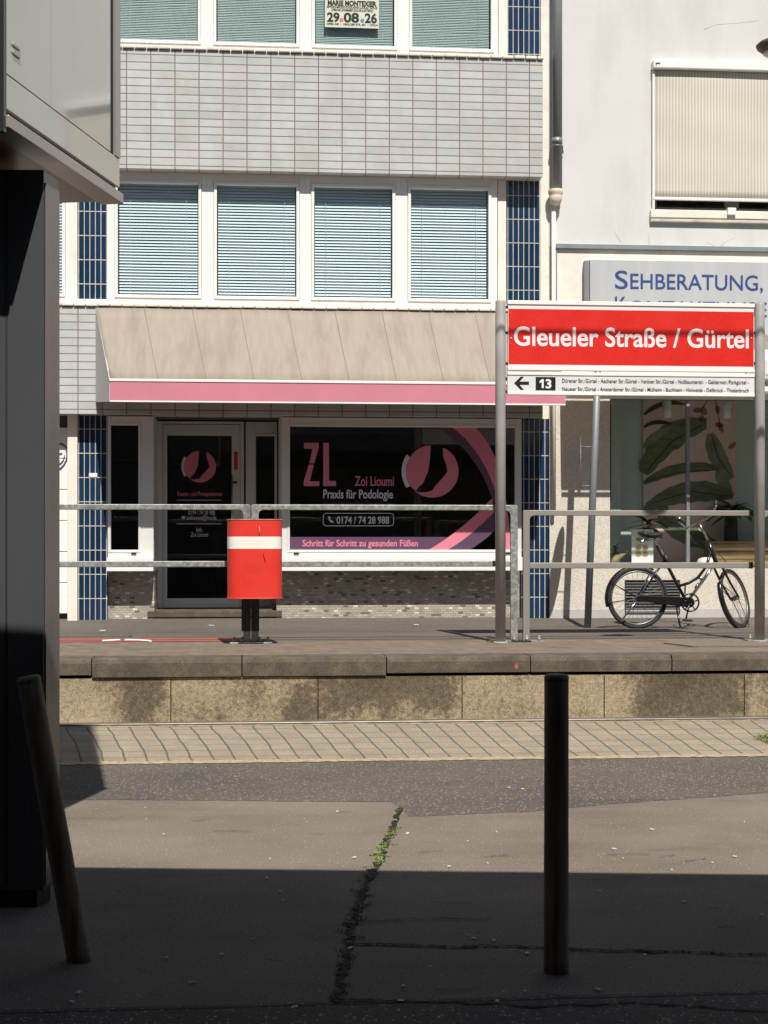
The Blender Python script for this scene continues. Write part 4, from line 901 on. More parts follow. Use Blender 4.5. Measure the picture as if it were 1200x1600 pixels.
# vent grille
c = MB(); vx0, vx1 = X(976, Yr), X(1062, Yr); vz0, vz1 = Z(959, Yr, 1020), Z(906, Yr, 1020)
c.ring_xz(vx0, vx1, vz0, vz1, 0.012, Yr - 0.02, Yr + 0.0)
nl = 11
for i in range(nl):
    zz = vz0 + 0.015 + (vz1 - vz0 - 0.03) * (i + 0.5) / nl
    c.add([(vx0 + .012, Yr - 0.018, zz - 0.009), (vx1 - .012, Yr - 0.018, zz - 0.009), (vx1 - .012, Yr - 0.006, zz + 0.006), (vx0 + .012, Yr - 0.006, zz + 0.006)], [(0, 1, 2, 3)])
vg = part(c, 'vent_grille', m['vent'], ob)
c = MB(); c.box(vx0 + .01, vx1 - .01, Yr - 0.0055, Yr - 0.0045, vz0 + .01, vz1 - .01); c.build('backing', m['dark_gap'], vg)

# poster in the top window
Yp = YF + 0.015
po = thing('poster', 'cream event poster dated 29.08.26 taped inside the top window', 'poster', (X(550, Yp), Yp, Z(46, Yp)))
c = MB(); c.box(X(507.5, Yp), X(592, Yp), Yp - 0.004, Yp, Z(43.5, Yp, 550), Z(-60, Yp, 550)); c.build('sheet', m['paper_green'], po)
Yq = Yp - 0.006
c = MB(); c.text('MARIE MONTEXIER', 512, 588.5, 9, 1, Yq, 0.05); c.text('SPOKI-MOJO/DOUJINI-LARAJ GO-S', 511, 589, 13.3, 9.8, Yq, 0.03); c.text('(FEINE JAMMES JOUR:LISTEN)', 518, 583, 17.8, 14.4, Yq, 0.03)
c.text('29', 511, 530.5, 33.5, 19.5, Yq, 0.035); c.text('08', 537, 561, 34.5, 20, Yq, 0.035); c.text('26', 570, 589, 35.5, 21, Yq, 0.035)
c.text('OPEN AIR  •  VENLOER STR. 601  •  KÖLN', 510.5, 590, 39.8, 36.6, Yq, 0.03); c.build('lettering', m['black'], po)
c = MB(); c.poly_px([(533.5 + 3 * cos(a * pi / 8), 31 + 3 * sin(a * pi / 8)) for a in range(16)], Yq); c.build('dot', m['poster_pink'], po)
c = MB(); c.poly_px([(566 + 3 * cos(a * pi / 8), 32 + 3 * sin(a * pi / 8)) for a in range(16)], Yq); c.build('dot', m['poster_blue'], po)

# ------------------------------------------------------------------ railings on the platform
YR = 14.45
def rail_section(px0, px1, mat, lab, w=0.068, posts=(True, True), ytop=793, ylow=881, group='platform railing sections'):
    x0, x1 = X(px0, YR), X(px1, YR); zt = Z(ytop, YR, 600); zl = Z(ylow, YR, 600); r = 0.045; t = w
    t_ = thing('railing', lab, 'railing', ((x0 + x1) / 2, YR, ZP), group)
    c = MB()
    # top rail with rounded ends running into the posts
    c.box(x0 + t, x1 - t, YR - 0.02, YR + 0.02, zt - 0.026, zt + 0.026); c.build('top_rail', mat, t_, 0.006)
    c = MB(); c.box(x0 + t, x1 - t, YR - 0.018, YR + 0.018, zl - 0.028, zl + 0.028); c.build('lower_rail', mat, t_, 0.006)
    for on, xa_, sgn in ((posts[0], x0, 1), (posts[1], x1, -1)):
        if not on: continue
        c = MB(); q = 0.035
        pts = [(0, ZP), (t, ZP), (t, zt - 0.026 - q), (t + q * .3, zt - 0.026 - q * .3), (t + q, zt - 0.026), (t + q, zt - 0.024), (t + 0.001, zt + 0.026), (0.012, zt + 0.026), (0.0, zt + 0.014)]
        pp = [(xa_ + sgn * x, z) for x, z in pts]
        if sgn < 0: pp.reverse()
        c.prism_xz(pp, YR - 0.0215, YR + 0.0215); pst = c.build('post', mat, t_, 0.004)
        c = MB(); xm_ = xa_ + sgn * t / 2; c.box(xm_ - 0.16, xm_ + 0.16, YR - 0.07, YR + 0.07, ZP - 0.002, ZP + 0.014)
        c.build('base_plate', mat, pst, 0.003)
        c = MB()
        for bx in (-0.12, 0.12): c.lathe((xm_ + bx, YR - 0.03, ZP + 0.014), [(0.018, 0), (0.018, 0.022), (0.010, 0.024), (0.010, 0.05)], 8)
        c.build('bolt', mat, pst)
    return t_
rail_section(-160, 391.5, m['galv'], 'galvanised railing section left of the red bin, beside the dark pillar')
rail_section(392.8, 808.5, m['galv'], 'galvanised railing section between the red bin and the left sign post')
ra = rail_section(817, 1186, m['grey_paint'], 'grey painted railing section in front of the bicycle', ytop=801, ylow=884, w=0.062, posts=(True, False))
rb = rail_section(1186.5, 1500, m['grey_paint'], 'grey painted railing section running off at the right edge of the picture', ytop=801, ylow=884, w=0.04, posts=(True, False))
for py in (801, 884): c = MB(); c.box(X(1169, YR), X(1175, YR), YR - 0.023, YR + 0.023, Z(py, YR) - 0.031, Z(py, YR) + 0.031); c.build('clip', m['black_pl'], ra)

# ------------------------------------------------------------------ station name sign
YN = 14.34
st = thing('station_sign', 'red station name sign with white lettering and a line panel between two grey posts', 'station sign', (X(985, YN), YN, ZP))
for px, pt in ((782, 470), (1187, 474)):
    c = MB(); x = X(px, YN); zt = Z(pt, YN, px); c.lathe((x, YN, ZP), [(0.049, 0), (0.049, zt - ZP - 0.01), (0.045, zt - ZP)], 28); pst = c.build('post', m['post_grey'], st)
    c = MB(); c.lathe((x, YN, ZP), [(0.075, 0), (0.07, 0.008), (0.052, 0.012)], 20); c.build('collar', m['post_grey'], pst)
x0, x1 = X(792.5, YN), X(1178, YN)
def zz_(py): return Z(py, YN, 985)
c = MB(); c.box(x0 + .006, x1 - .006, YN - 0.02, YN + 0.02, zz_(579), zz_(474)); fr = c.build('name_panel', m['sign_white'], st, 0.002)
c = MB(); c.box(x0, x1, YN - 0.03, YN + 0.03, zz_(478.5), zz_(472.5)); c.box(x0, x1, YN - 0.03, YN + 0.03, zz_(580.5), zz_(576)); c.build('edge_bar', m['sign_bar'], fr, 0.003)
c = MB(); c.box(x0 + .01, x1 - .01, YN - 0.0225, YN - 0.0205, zz_(571), zz_(485.5)); c.build('red_field', m['sign_red'], fr)
c = MB(); c.text('Gleueler Straße / Gürtel', 803, 1170, 541.5, 512.5, YN - 0.0245, 0.019); c.build('lettering', m['sign_white'], fr)
c = MB()
for px in (798.5, 1174):
    q = P(px, 528, YN - 0.024); c.lathe((q.x, q.y, q.z), [(0.004, 0), (0.004, 0.002)], 8); c.tube([q, q + Vector((0, -0.006, 0))], 0.006, 8)
c.build('screw', m['white'], fr)
c = MB(); c.box(x0, x1, YN - 0.018, YN + 0.018, zz_(614), zz_(586)); lp = c.build('line_panel', m['sign_panel'], st, 0.002)
c = MB(); c.box(x0, x1, YN - 0.026, YN + 0.026, zz_(588), zz_(583.5)); c.box(x0, x1, YN - 0.026, YN + 0.026, zz_(618.5), zz_(613.5)); c.build('edge_bar', m['sign_bar'], lp, 0.003)
Yt = YN - 0.0195
c = MB(); c.poly_px([(803.5, 598.5), (813.5, 588.5), (818.5, 588.5), (811.5, 596.2), (826.5, 596.2), (826.5, 601), (811.5, 601), (818.5, 608.8), (813.5, 608.8)], Yt)
c.poly_px([(837, 589), (868, 589.3), (868, 609.8), (837, 609.6)], Yt)
c.text('Dürener Str./Gürtel - Aachener Str./Gürtel - Venloer Str./Gürtel - Nußbaumerstr. - Geldernstr./Parkgürtel -', 878.5, 1170, 599, 593, Yt - 0.002, 0.006)
c.text('Neusser Str./Gürtel - Amsterdamer Str./Gürtel - Mülheim - Buchheim - Holweide - Dellbrück - Thielenbruch', 878.5, 1170, 611.8, 605.8, Yt - 0.002, 0.006)
c.build('lettering', m['black'], lp)
c = MB(); c.poly_px([(846.4, 592.5), (849.6, 592.5), (849.6, 606.3), (846.4, 606.3), (846.4, 597), (843.0, 598.8), (843.0, 595.8)], Yt - 0.003); c.text('3', 852.5, 861.5, 606.3, 592.5, Yt - 0.003, 0.03); c.build('line_number', m['white'], lp)
c = MB()
for px in (790.8, 1179.5):
    for py in (480, 520, 568, 592, 612): q = P(px, py, YN); c.box(q.x - 0.014, q.x + 0.014, YN - 0.014, YN + 0.014, q.z - 0.012, q.z + 0.012)
c.build('bracket', m['black_pl'], st)

# ------------------------------------------------------------------ litter bin
YBn = 14.2
bn = thing('litter_bin', 'red litter bin with a white band clamped to the platform railing', 'litter bin', (X(398, YBn), YBn, Z(935, YBn)))
bx0, bx1 = X(355, YBn - .05), X(441, YBn - .05); hw = (bx1 - bx0) / 2; bcx = (bx0 + bx1) / 2
def bin_prof(sc=1.0):
    pts = []
    for i in range(25):
        a = pi + pi * i / 24; ex = 0.42
        cx_ = cos(a); sy = sin(a); pts.append((bcx + sc * hw * abs(cx_) ** ex * (1 if cx_ > 0 else -1), YBn + 0.05 + sc * 0.17 * -abs(sy) ** 0.62))
    pts += [(bcx + hw * sc, YBn + 0.15), (bcx - hw * sc, YBn + 0.15)]
    return pts
zb0, zb1 = Z(935, YBn - .1, 398), Z(812, YBn - .1, 398); zw0, zw1 = Z(857.5, YBn - .1, 398), Z(838.5, YBn - .1, 398)
c = MB(); pr = bin_prof(); n = len(pr)
inn = [(bcx + (x - bcx) * 0.965, YBn + 0.05 + (y - YBn - 0.05) * 0.965) for x, y in pr]
v = [(x, y, zb0) for x, y in pr] + [(x, y, zb1) for x, y in pr] + [(x, y, zb1) for x, y in inn] + [(x, y, zb0 + 0.02) for x, y in inn]
fs = [(i + k_ * n, (i + 1) % n + k_ * n, (i + 1) % n + (k_ + 1) * n, i + (k_ + 1) * n) for k_ in range(3) for i in range(n)] + [tuple(range(n - 1, -1, -1)), tuple(range(3 * n, 4 * n))]
c.add(v, fs, True); bb = c.build('body', m['bin_red'], bn)
es = bb.modifiers.new('edge', 'EDGE_SPLIT'); es.split_angle = radians(40)
c = MB(); pr2 = bin_prof(1.006); v = [(x, y, zw0) for x, y in pr2[:25]] + [(x, y, zw1) for x, y in pr2[:25]]
c.add(v, [(i, i + 1, i + 26, i + 25) for i in range(24)], True); c.build('white_band', m['bin_white'], bn)
c = MB(); c.tube([(x, y, zb1) for x, y in pr], 0.006, 6, closed=True); c.build('rim', m['rust'], bn)
c = MB(); c.tube([(x, y, zb0) for x, y in pr], 0.006, 6, closed=True); c.build('base_rim', m['bin_red'], bn)
c = MB()
c.tube([P(405, 822, YBn - .125), P(406, 830, YBn - .127), P(404.5, 836, YBn - .127)], [0.003, .006, .003], 5); c.build('scratch', m['pink'], bn)
c = MB(); c.tube([P(412.5, 858.5, YBn - .122), P(411.5, 868, YBn - .122), P(415, 879, YBn - .122)], [0.002, .004, .002], 5); c.tube([P(361.5, 895, YBn - .075), P(361.5, 906, YBn - .075)], [.002, .005], 5)
c.build('stain', M('dried_red_stain', (0.30, 0.01, 0.01), 0.5), bn)
c = MB(); c.box(bcx - 0.13, bcx + 0.13, YBn + 0.15, YR - 0.022, Z(850, YR), Z(845, YR)); c.box(bcx - 0.13, bcx + 0.13, YBn + 0.15, YR - 0.022, Z(915, YR), Z(910, YR)); c.build('clamp', m['galv'], bn)
for a0, a1 in ((378, 391.5), (393, 404.5)):  # black plates stand in for the bin's shade on the rail posts
    c = MB(); c.box(X(a0, YR - .03) - .004, X(a1, YR - .03) + .003, YR - 0.04, YR - 0.022, Z(986, YR - .03, 391), Z(925, YR - .03, 391)); c.build('post_shade', m['black_pl'], bn)

# ------------------------------------------------------------------ traffic sign pole in front of the optician
pb = G(918, 981, 0.503); pb.z = 0.496
ptop = P(938, 478, pb.y + 0.02)
tp = thing('traffic_sign', 'leaning galvanised traffic sign pole by the corner of the optician window', 'traffic sign', tuple(pb))
c = MB(); c.tube([pb, pb.lerp(ptop, 0.5), ptop], 0.040, 20); c.build('pole', m['zinc'], tp)
up_ = Vector((0, 0, 1)); yaw = radians(12.0); dirn = Vector((sin(yaw), cos(yaw), 0)); nrm = Vector((cos(yaw), -sin(yaw), 0))
ax = (ptop - pb).normalized(); dc = pb + ax * ((2.33 - pb.z) / ax.z) - dirn * 0.02 + nrm * -0.15
c = MB(); v = []; N = 32
for s_ in (-0.0015, 0.0015): v += [dc + dirn * 0.33 * cos(2 * pi * i / N) + Vector((0, 0, 1)) * 0.33 * sin(2 * pi * i / N) + nrm * s_ for i in range(N)]
c.add(v, [tuple(range(N)), tuple(range(2 * N - 1, N - 1, -1))] + [(i, i + N, (i + 1) % N + N, (i + 1) % N) for i in range(N)])
c.build('sign_plate', m['zinc'], tp)
c = MB()
for dz in (-0.22, 0.22): q = dc + up_ * dz; c.tube([q, q + nrm * 0.15 + dirn * 0.02], 0.005, 6)
c.build('bracket', m['zinc'], tp)

# ------------------------------------------------------------------ bicycle
def bicycle():
    Yb = 16.85
    def B(px, py, dy=0.0): return P(px, py, Yb + dy)
    bk = thing('bicycle', 'black step-through city bicycle parked on its kickstand before the optician window', 'bicycle', (X(1060, Yb), Yb, 0.505))
    def wheel(c0, ux, uz, side, r, name_par=bk, tyre=None):
        def ringp(rr, n=56): return [c0 + (ux * cos(2 * pi * i / n) + uz * sin(2 * pi * i / n)) * rr for i in range(n)]
        e = MB(); e.tube(ringp(0.02, 12), 0.012, 6, closed=True); e.tube([c0 - side * 0.05, c0 + side * 0.05], 0.022, 12)
        wl_ = e.build('wheel', m['rim_steel'], bk)
        e = MB(); e.tube(ringp(r - 0.020), 0.0205, 8, closed=True); e.build('tyre', m['tyre'], wl_)
        e = MB(); e.tube(ringp(r - 0.048), 0.011, 8, closed=True); e.build('rim', m['rim_steel'], wl_)
        e = MB()
        for i in range(28):
            a = 2 * pi * i / 28; a2 = a + (0.5 if i % 2 else -0.5); s_ = 1 if i % 4 < 2 else -1
            e.tube([c0 + (ux * cos(a2) + uz * sin(a2)) * 0.025 + side * 0.03 * s_, c0 + (ux * cos(a) + uz * sin(a)) * (r - 0.05)], 0.0016, 4, caps=False)
        e.build('spokes', m['rim_steel'], wl_); return wl_
    R = 0.345
    hub = B(996, 936.5); hub.z = 0.503 + R
    xax = Vector((1, 0, 0)); zax = Vector((0, 0, 1)); yax = Vector((0, 1, 0))
    wheel(hub, xax, zax, yax, R)
    bb_ = B(1073, 941); bb_.y = Yb
    seat_t = B(1026, 848); headT = B(1107, 846); headB = B(1119, 880)
    # steering axis and turned front wheel
    saxis = (headT - headB).normalized(); ang = radians(50)
    rot = Matrix.Rotation(ang, 3, saxis)
    fh0 = B(1160, 938); fh0.z = 0.503 + R
    fwd = (fh0 - headB); along = saxis * fwd.dot(saxis); perp = fwd - along
    fh = headB + along + rot @ perp
    ux = (rot @ xax).normalized(); sd_ = (rot @ yax).normalized(); uz = ux.cross(sd_) * -1
    uz = sd_.cross(ux); fh.z += (0.503 + R * sqrt(max(0.05, ux.z ** 2 + uz.z ** 2))) - fh.z
    wheel(fh, ux, uz, sd_, R)
    e = MB()
    e.tube([seat_t + Vector((0, 0, -0.03)), bb_], 0.019, 10); e.tube([headT, headB], 0.024, 10)
    e.tube([B(1110, 862), B(1104, 885), B(1090, 903), B(1076, 911), B(1060, 916)], 0.017, 10)
    for s_ in (-0.055, 0.055):
        e.tube([hub + yax * s_, bb_ + yax * s_ * 0.6], 0.010, 8); e.tube([hub + yax * s_, seat_t.lerp(bb_, 0.28) + yax * s_ * 0.4], 0.009, 8)
    e.build('frame', m['bike_black'], bk)
    e = MB(); e.tube([B(1117, 878), B(1100, 905), bb_], 0.018, 10); e.build('down_tube', m['chrome'], bk)
    e = MB(); e.tube([B(1094, 901), B(1096, 907)], 0.018, 8); e.tube([B(1086, 919), B(1092, 912)], 0.016, 8); e.build('frame_trim', m['chrome'], bk)
    # fork, front mudguard
    e = MB(); crown = headB - saxis * 0.02
    for s_ in (-0.05, 0.05):
        e.tube([crown + sd_ * s_ * 0.9, crown.lerp(fh, 0.55) + sd_ * s_ - ux * 0.02, fh + sd_ * s_], 0.014, 8)
    e.tube([crown - sd_ * 0.05, crown + sd_ * 0.05], 0.014, 8); e.build('fork', m['bike_black'], bk)
    def guard(c0, ux_, uz_, sd2, a0, a1, r=R + 0.022, w=0.028):
        e = MB(); v = []; n = 26
        for i in range(n + 1):
            a = radians(a0 + (a1 - a0) * i / n); d_ = ux_ * cos(a) + uz_ * sin(a)
            for s_, dr in ((-w, -0.014), (-w * .6, 0.0), (0, 0.005), (w * .6, 0.0), (w, -0.014)): v.append(c0 + d_ * (r + dr) + sd2 * s_)
        e.add(v, [(i * 5 + k_, i * 5 + k_ + 1, (i + 1) * 5 + k_ + 1, (i + 1) * 5 + k_) for i in range(n) for k_ in range(4)], True)
        o_ = e.build('mudguard', m['bike_black'], bk); q = o_.modifiers.new('thick', 'SOLIDIFY'); q.thickness = 0.003
        return o_
    guard(hub, xax, zax, yax, 60, 196); guard(fh, ux, uz, sd_, 55, 205)
    for s_ in (-0.04, 0.04):
        e = MB()
        for a in (190, 150): e.tube([hub + yax * s_, hub + (xax * cos(radians(a)) + zax * sin(radians(a))) * (R + 0.015) + yax * s_ * .7], 0.004, 6)
        e.build('mudguard_stay', m['bike_black'], bk); e = MB()
        for a in (200, 60): e.tube([fh + sd_ * s_, fh + (ux * cos(radians(a)) + uz * sin(radians(a))) * (R + 0.015) + sd_ * s_ * .7], 0.004, 6)
        e.build('mudguard_stay', m['bike_black'], bk)
    # rear carrier strut / chrome stays
    e = MB()
    for s_ in (-0.06, 0.06): e.tube([hub + yax * s_, B(1020, 893) + yax * s_], 0.008, 8); 
    e.tube([hub + yax * -0.07, B(969, 969) + yax * -0.07], 0.009, 8); e.build('stay', m['chrome'], bk)
    # chain case and chainring
    e = MB()
    c1 = hub + yax * -0.075; c2 = bb_ + yax * -0.075; pts = []
    for i in range(13): a = pi / 2 + pi * i / 12; pts.append((c1.x + 0.034 * cos(a), c1.z + 0.034 * sin(a)))
    for i in range(13): a = -pi / 2 + pi * i / 12; pts.append((c2.x + 0.01 + 0.058 * cos(a), c2.z + 0.058 * sin(a)))
    e.prism_xz(pts, c1.y - 0.012, c1.y + 0.012); e.build('chain_case', m['bike_black'], bk, 0.006)
    e = MB(); c2 = c2 + yax * -0.02
    e.tube([c2 + Vector((0.098 * cos(2 * pi * i / 30), 0, 0.098 * sin(2 * pi * i / 30))) + Vector((0.012, 0, 0)) for i in range(30)], 0.010, 6, closed=True)
    for i in range(5): a = 2 * pi * i / 5 + .3; e.tube([c2 + Vector((0.012, 0, 0)), c2 + Vector((0.012 + 0.09 * cos(a), 0, 0.09 * sin(a)))], 0.008, 6)
    e.build('chainring', m['bike_black'], bk)
    e = MB(); ce = B(1067, 968); ce.y = c2.y - 0.02; e.tube([c2 + yax * -.02, ce], 0.010, 8); e.tube([bb_ + yax * .08, bb_ * 2 - ce + yax * 0.1 - Vector((0, bb_.y - ce.y, 0)) * 0 ], 0.010, 8); e.build('crank', m['bike_black'], bk)
    e = MB(); e.box(ce.x - 0.045, ce.x + 0.045, ce.y - 0.11, ce.y - 0.015, ce.z - 0.012, ce.z + 0.012); e.build('pedal', m['black_pl'], bk, 0.004)
    e = MB(); ks = B(1059.5, 985, 0); ks.y -= 0.10; ks.z = 0.51; e.tube([B(1057, 950), ks], 0.011, 8); e.tube([ks + Vector((-.02, -.02, 0)), ks + Vector((.03, .02, 0))], 0.010, 6); e.build('kickstand', m['bike_black'], bk)
    # seat post, saddle
    e = MB(); e.tube([seat_t.lerp(bb_, 0.12), seat_t + Vector((-0.02, 0, 0.05))], 0.013, 10); e.build('seat_post', m['chrome'], bk)
    e = MB(); e.tube([seat_t.lerp(bb_, 0.10) + Vector((0, -.0, 0)), seat_t.lerp(bb_, .42)], 0.028, 10); e.tube([seat_t.lerp(bb_, .2) + Vector((.01, -.04, 0)), seat_t.lerp(bb_, .38) + Vector((.01, -.04, 0))], 0.022, 8); e.build('lock', m['black_pl'], bk)
    sc_ = B(1017, 836); v = []; n = 14; seg = 14
    for i in range(n + 1):
        t = i / n; xx = sc_.x + (t - 0.5) * 0.285; w_ = 0.105 * (1 - t) ** 0.55 * (0.35 + 0.65 * min(1, t * 6)) + 0.024 * min(1, (1 - t) * 8); hgt = 0.038 * (0.5 + 0.5 * min(1, t * 5)) * (0.65 + 0.35 * (1 - t)) * min(1, .25 + (1 - t) * 6)
        zc_ = sc_.z + 0.012 * (abs(t - 0.45) * 2) ** 2 + (0.012 if t < .3 else 0)
        for j in range(seg):
            a = 2 * pi * j / seg; v.append((xx, sc_.y + w_ * cos(a), zc_ + hgt * sin(a) * (1.0 if sin(a) > 0 else 1.25)))
    e = MB(); e.add(v, [(i * seg + j, i * seg + (j + 1) % seg, (i + 1) * seg + (j + 1) % seg, (i + 1) * seg + j) for i in range(n) for j in range(seg)] + [tuple(range(seg - 1, -1, -1)), tuple(n * seg + j for j in range(seg))], True)
    sdl = e.build('saddle', m['leather'], bk)
    e = MB()
    for s_ in (-0.06, 0.06): e.tube([(sc_.x - 0.11 + 0.022 * cos(k_) , sc_.y + s_ + 0.0 * k_, sc_.z - 0.055 - 0.004 * k_) for k_ in range(9)], 0.006, 5)
    e.tube([(sc_.x - 0.11, sc_.y - .06, sc_.z - .07), (sc_.x + 0.09, sc_.y, sc_.z - 0.045)], 0.006, 5); e.tube([(sc_.x - 0.11, sc_.y + .06, sc_.z - .07), (sc_.x + 0.09, sc_.y, sc_.z - 0.045)], 0.006, 5)
    e.build('saddle_spring', m['chrome'], sdl)
    # stem and swept handlebar, turned with the wheel
    stem_t = B(1092, 816); e = MB(); e.tube([headT, stem_t], 0.012, 10); e.build('stem', m['chrome'], bk)
    gl = B(1059, 812.5, 0.20); ml = B(1074, 825, 0.10); mr_ = B(1110, 806.5, -0.12); gr = B(1119, 790, -0.22)
    e = MB(); e.tube([gl, gl.lerp(ml, .5) + Vector((0, 0, -.008)), ml, ml.lerp(stem_t, .5) + Vector((0, 0, .006)), stem_t, mr_, mr_.lerp(gr, .5), gr], 0.011, 10); hb = e.build('handlebar', m['chrome'], bk)
    e = MB(); e.tube([gl + Vector((-.02, -.03, .012)), gl + Vector((.03, .01, -.01))], 0.019, 10); e.build('grip', m['black_pl'], hb)
    e = MB(); e.tube([gr.lerp(mr_, .2), gr + Vector((.01, .03, .06))], 0.018, 10); e.build('grip', m['black_pl'], hb)
    e = MB(); e.lathe(tuple(gl + Vector((0.01, -0.02, 0.012))), [(0.030, 0), (0.029, 0.012), (0.018, 0.026), (0.004, 0.03)], 14); e.build('bell', m['chrome'], hb)
    # cables, lamp, rear light
    e = MB(); e.tube([B(1112, 868), B(1124, 866), B(1133, 876), B(1136, 886)], 0.005, 6); e.tube([ml, B(1082, 845), B(1108, 866)], 0.003, 5); e.build('cable', m['black_pl'], bk)
    e = MB(); lc = B(1122, 884, -.06); e.tube([lc, lc + Vector((0.06, -.05, 0))], [0.02, 0.034], 12); e.build('headlamp', m['black_pl'], bk)
bicycle()

# ------------------------------------------------------------------ bollards
def bollard(bpx, bpy, tpx, tpy, dpx, lab):
    a = G(bpx, bpy); r = dpx / 2 / F * (a - Vector((0, 0, H))).dot(Vector((sin(TH), cos(TH), 0)))
    tp_ = P(tpx, tpy, a.y); ax_ = (tp_ - a).normalized(); c = MB(); pts = []; rs = []
    for i in range(13):
        t = i / 12; pts.append(a + (tp_ - a) * (t * 1.03 - 0.03)); rs.append(r * (1 + random.uniform(-.012, .012)) * (1.03 - 0.03 * t))
    pts += [tp_ + ax_ * 0.008, tp_ + ax_ * 0.013]; rs += [r * 0.93, r * 0.6]
    c.tube(pts, rs, 26)
    b_ = thing('bollard', lab, 'bollard', tuple(a), 'wooden bollards'); c.build('post', m['wood'], b_)
    c = MB(); c.tube([tp_ + ax_ * -0.010, tp_ + ax_ * 0.004, tp_ + ax_ * 0.012], [r * 1.012, r * 1.012, r * .85], 26); c.build('cap', m['wood'], b_)
bollard(869, 1519, 869.5, 1059, 38, 'upright dark wooden bollard standing in the shade right of the weedy crack')
bollard(124, 1501, 45, 1062, 37, 'dark wooden bollard leaning to the left beside the metal pillar')

# ------------------------------------------------------------------ metal clad building at the left edge
def cw(Xc, D, z): return Vector((Xc * cos(TH) + D * sin(TH), -Xc * sin(TH) + D * cos(TH), z))
hb_ = 1.54; zb_ = H + hb_
A_ = cw(-0.907 * hb_, 3.69 * hb_, 0); B_ = cw(-0.776 * hb_, 4.51 * hb_, 0)
dv = (B_ - A_).normalized(); nv = Vector((-dv.y, dv.x, 0)) * 1.0
if nv.x > 0: nv = -nv
cb_ = thing('metal_clad_building', 'corner of a metal clad building with glossy overhang on a dark pillar at left edge', 'building', (A_.x - 1, A_.y, 0))
L_ = (B_ - A_).length; up = Vector((0, 0, 1))
def slab(mb, s0, s1, z0, z1, d0, d1):
    """a panel on the overhang's street face: along s, depth d inwards"""
    v = [A_ + dv * s + nv * d + up * z for z in (z0, z1) for s, d in ((s0, d0), (s1, d0), (s1, d1), (s0, d1))]
    mb.add(v, [(3, 2, 1, 0), (4, 5, 6, 7), (0, 1, 5, 4), (1, 2, 6, 5), (2, 3, 7, 6), (3, 0, 4, 7)])
ZT = 7.3; zs_ = zb_ + 0.20
c = MB(); slab(c, 0, L_, zb_ + 0.05, ZT, 0.02, 2.4); c.build('core', m['panel_dark'], cb_)
def frac(px, h=hb_):   # distance along the face seen at column px
    k_ = (px - 600) / F
    # solve X(D) = k*D with X = -1.497h + .16 D
    D = 1.497 * hb_ / (0.16 - k_); return L_ * (D - 3.69 * hb_) / (0.82 * hb_)
s1 = frac(80); s2 = frac(173); s3 = frac(180)
for a0, a1 in ((0.003, s1 - 0.002), (s1 + 0.002, s2)):
    c = MB(); slab(c, a0, a1, zs_ + 0.002, 5.2, 0.0, 0.02); slab(c, a0, a1, 5.205, ZT - .01, 0.0, 0.02); c.build('side_panel', m['panel'], cb_, 0.002)
c = MB(); slab(c, 0.003, L_ - 0.001, zb_ + 0.072, zs_ - 0.002, 0.0, 0.02); c.build('side_panel', m['panel'], cb_, 0.002)
c = MB(); slab(c, s2 + 0.001, s3 - 0.001, zs_ + 0.002, ZT - .02, 0.008, 0.0195); c.build('shadow_gap', m['dark_gap'], cb_)
for zz_f in (3.28, 3.31):
    c = MB(); slab(c, 0.05, 0.12, zz_f, zz_f + 0.012, -0.006, 0.001); c.build('fixing', m['trim'], cb_, 0.002)
c = MB(); slab(c, s3, L_, zs_ + 0.002, ZT, -0.004, 0.02); c.build('corner_trim', m['trim'], cb_)
c = MB(); slab(c, -0.01, L_ + 0.012, zb_, zb_ + 0.045, -0.014, 0.09); c.build('edge_trim', m['trim'], cb_, 0.002)
c = MB(); slab(c, 0.0, L_, zb_ + 0.012, zb_ + 0.03, 0.095, 2.4); c.build('soffit', m['soffit'], cb_)
c = MB(); v = [A_ + nv * d + dv * s + up * z for z in (zb_ - 0.02, ZT) for s, d in ((-0.03, -0.002), (-0.03, 2.4), (-0.006, 2.4), (-0.006, -0.002))]
c.add(v, [(0, 1, 2, 3), (7, 6, 5, 4), (0, 4, 5, 1), (1, 5, 6, 2), (2, 6, 7, 3), (3, 7, 4, 0)]); c.build('front_panel', m['panel_dark'], cb_)
# pillar
Dp = 6.1
Q0 = cw(-(600 - 68) / F * Dp, Dp, 0); Q1 = cw((92 - 600) / F * (Dp + 0.165), Dp + 0.165, 0); W0 = cw(-(600 + 70) / F * Dp, Dp, 0); W1 = W0 + (Q1 - Q0)
zpt = H + 585 / F * Dp
c = MB(); c.prism_xy([(p.x, p.y) for p in (W0, Q0, Q1, W1)], 0.075, zpt); pil = c.build('pillar', m['pillar'], cb_, 0.003)
e_ = (Q1 - Q0).normalized(); n_ = Vector((e_.y, -e_.x, 0))
c = MB(); v = [Q0 + e_ * s + n_ * d + up * z for z in (0.09, zpt - 0.05) for s, d in ((0.012, 0.001), ((Q1 - Q0).length - 0.008, 0.001), ((Q1 - Q0).length - 0.008, 0.006), (0.012, 0.006))]
c.add(v, [(0, 1, 2, 3), (7, 6, 5, 4), (0, 4, 5, 1), (1, 5, 6, 2), (2, 6, 7, 3), (3, 7, 4, 0)]); c.build('side_cladding', m['pillar_side'], pil)
c = MB(); xs_ = cw(-(600 - 10) / F * Dp, Dp, 0); c.box(xs_.x - 0.004, xs_.x + 0.004, xs_.y - 0.003, xs_.y + 0.01, 0.1, zpt - .01); c.build('seam', m['dark_gap'], pil)
c = MB(); I = 0.03; c.prism_xy([(p.x, p.y) for p in (W0 + Vector((0, I, 0)), Q0 + Vector((-I, I, 0)), Q1 + Vector((-I, -I, 0)), W1 + Vector((0, -I, 0)))], -0.02, 0.075); c.build('plinth', m['dark_gap'], pil)
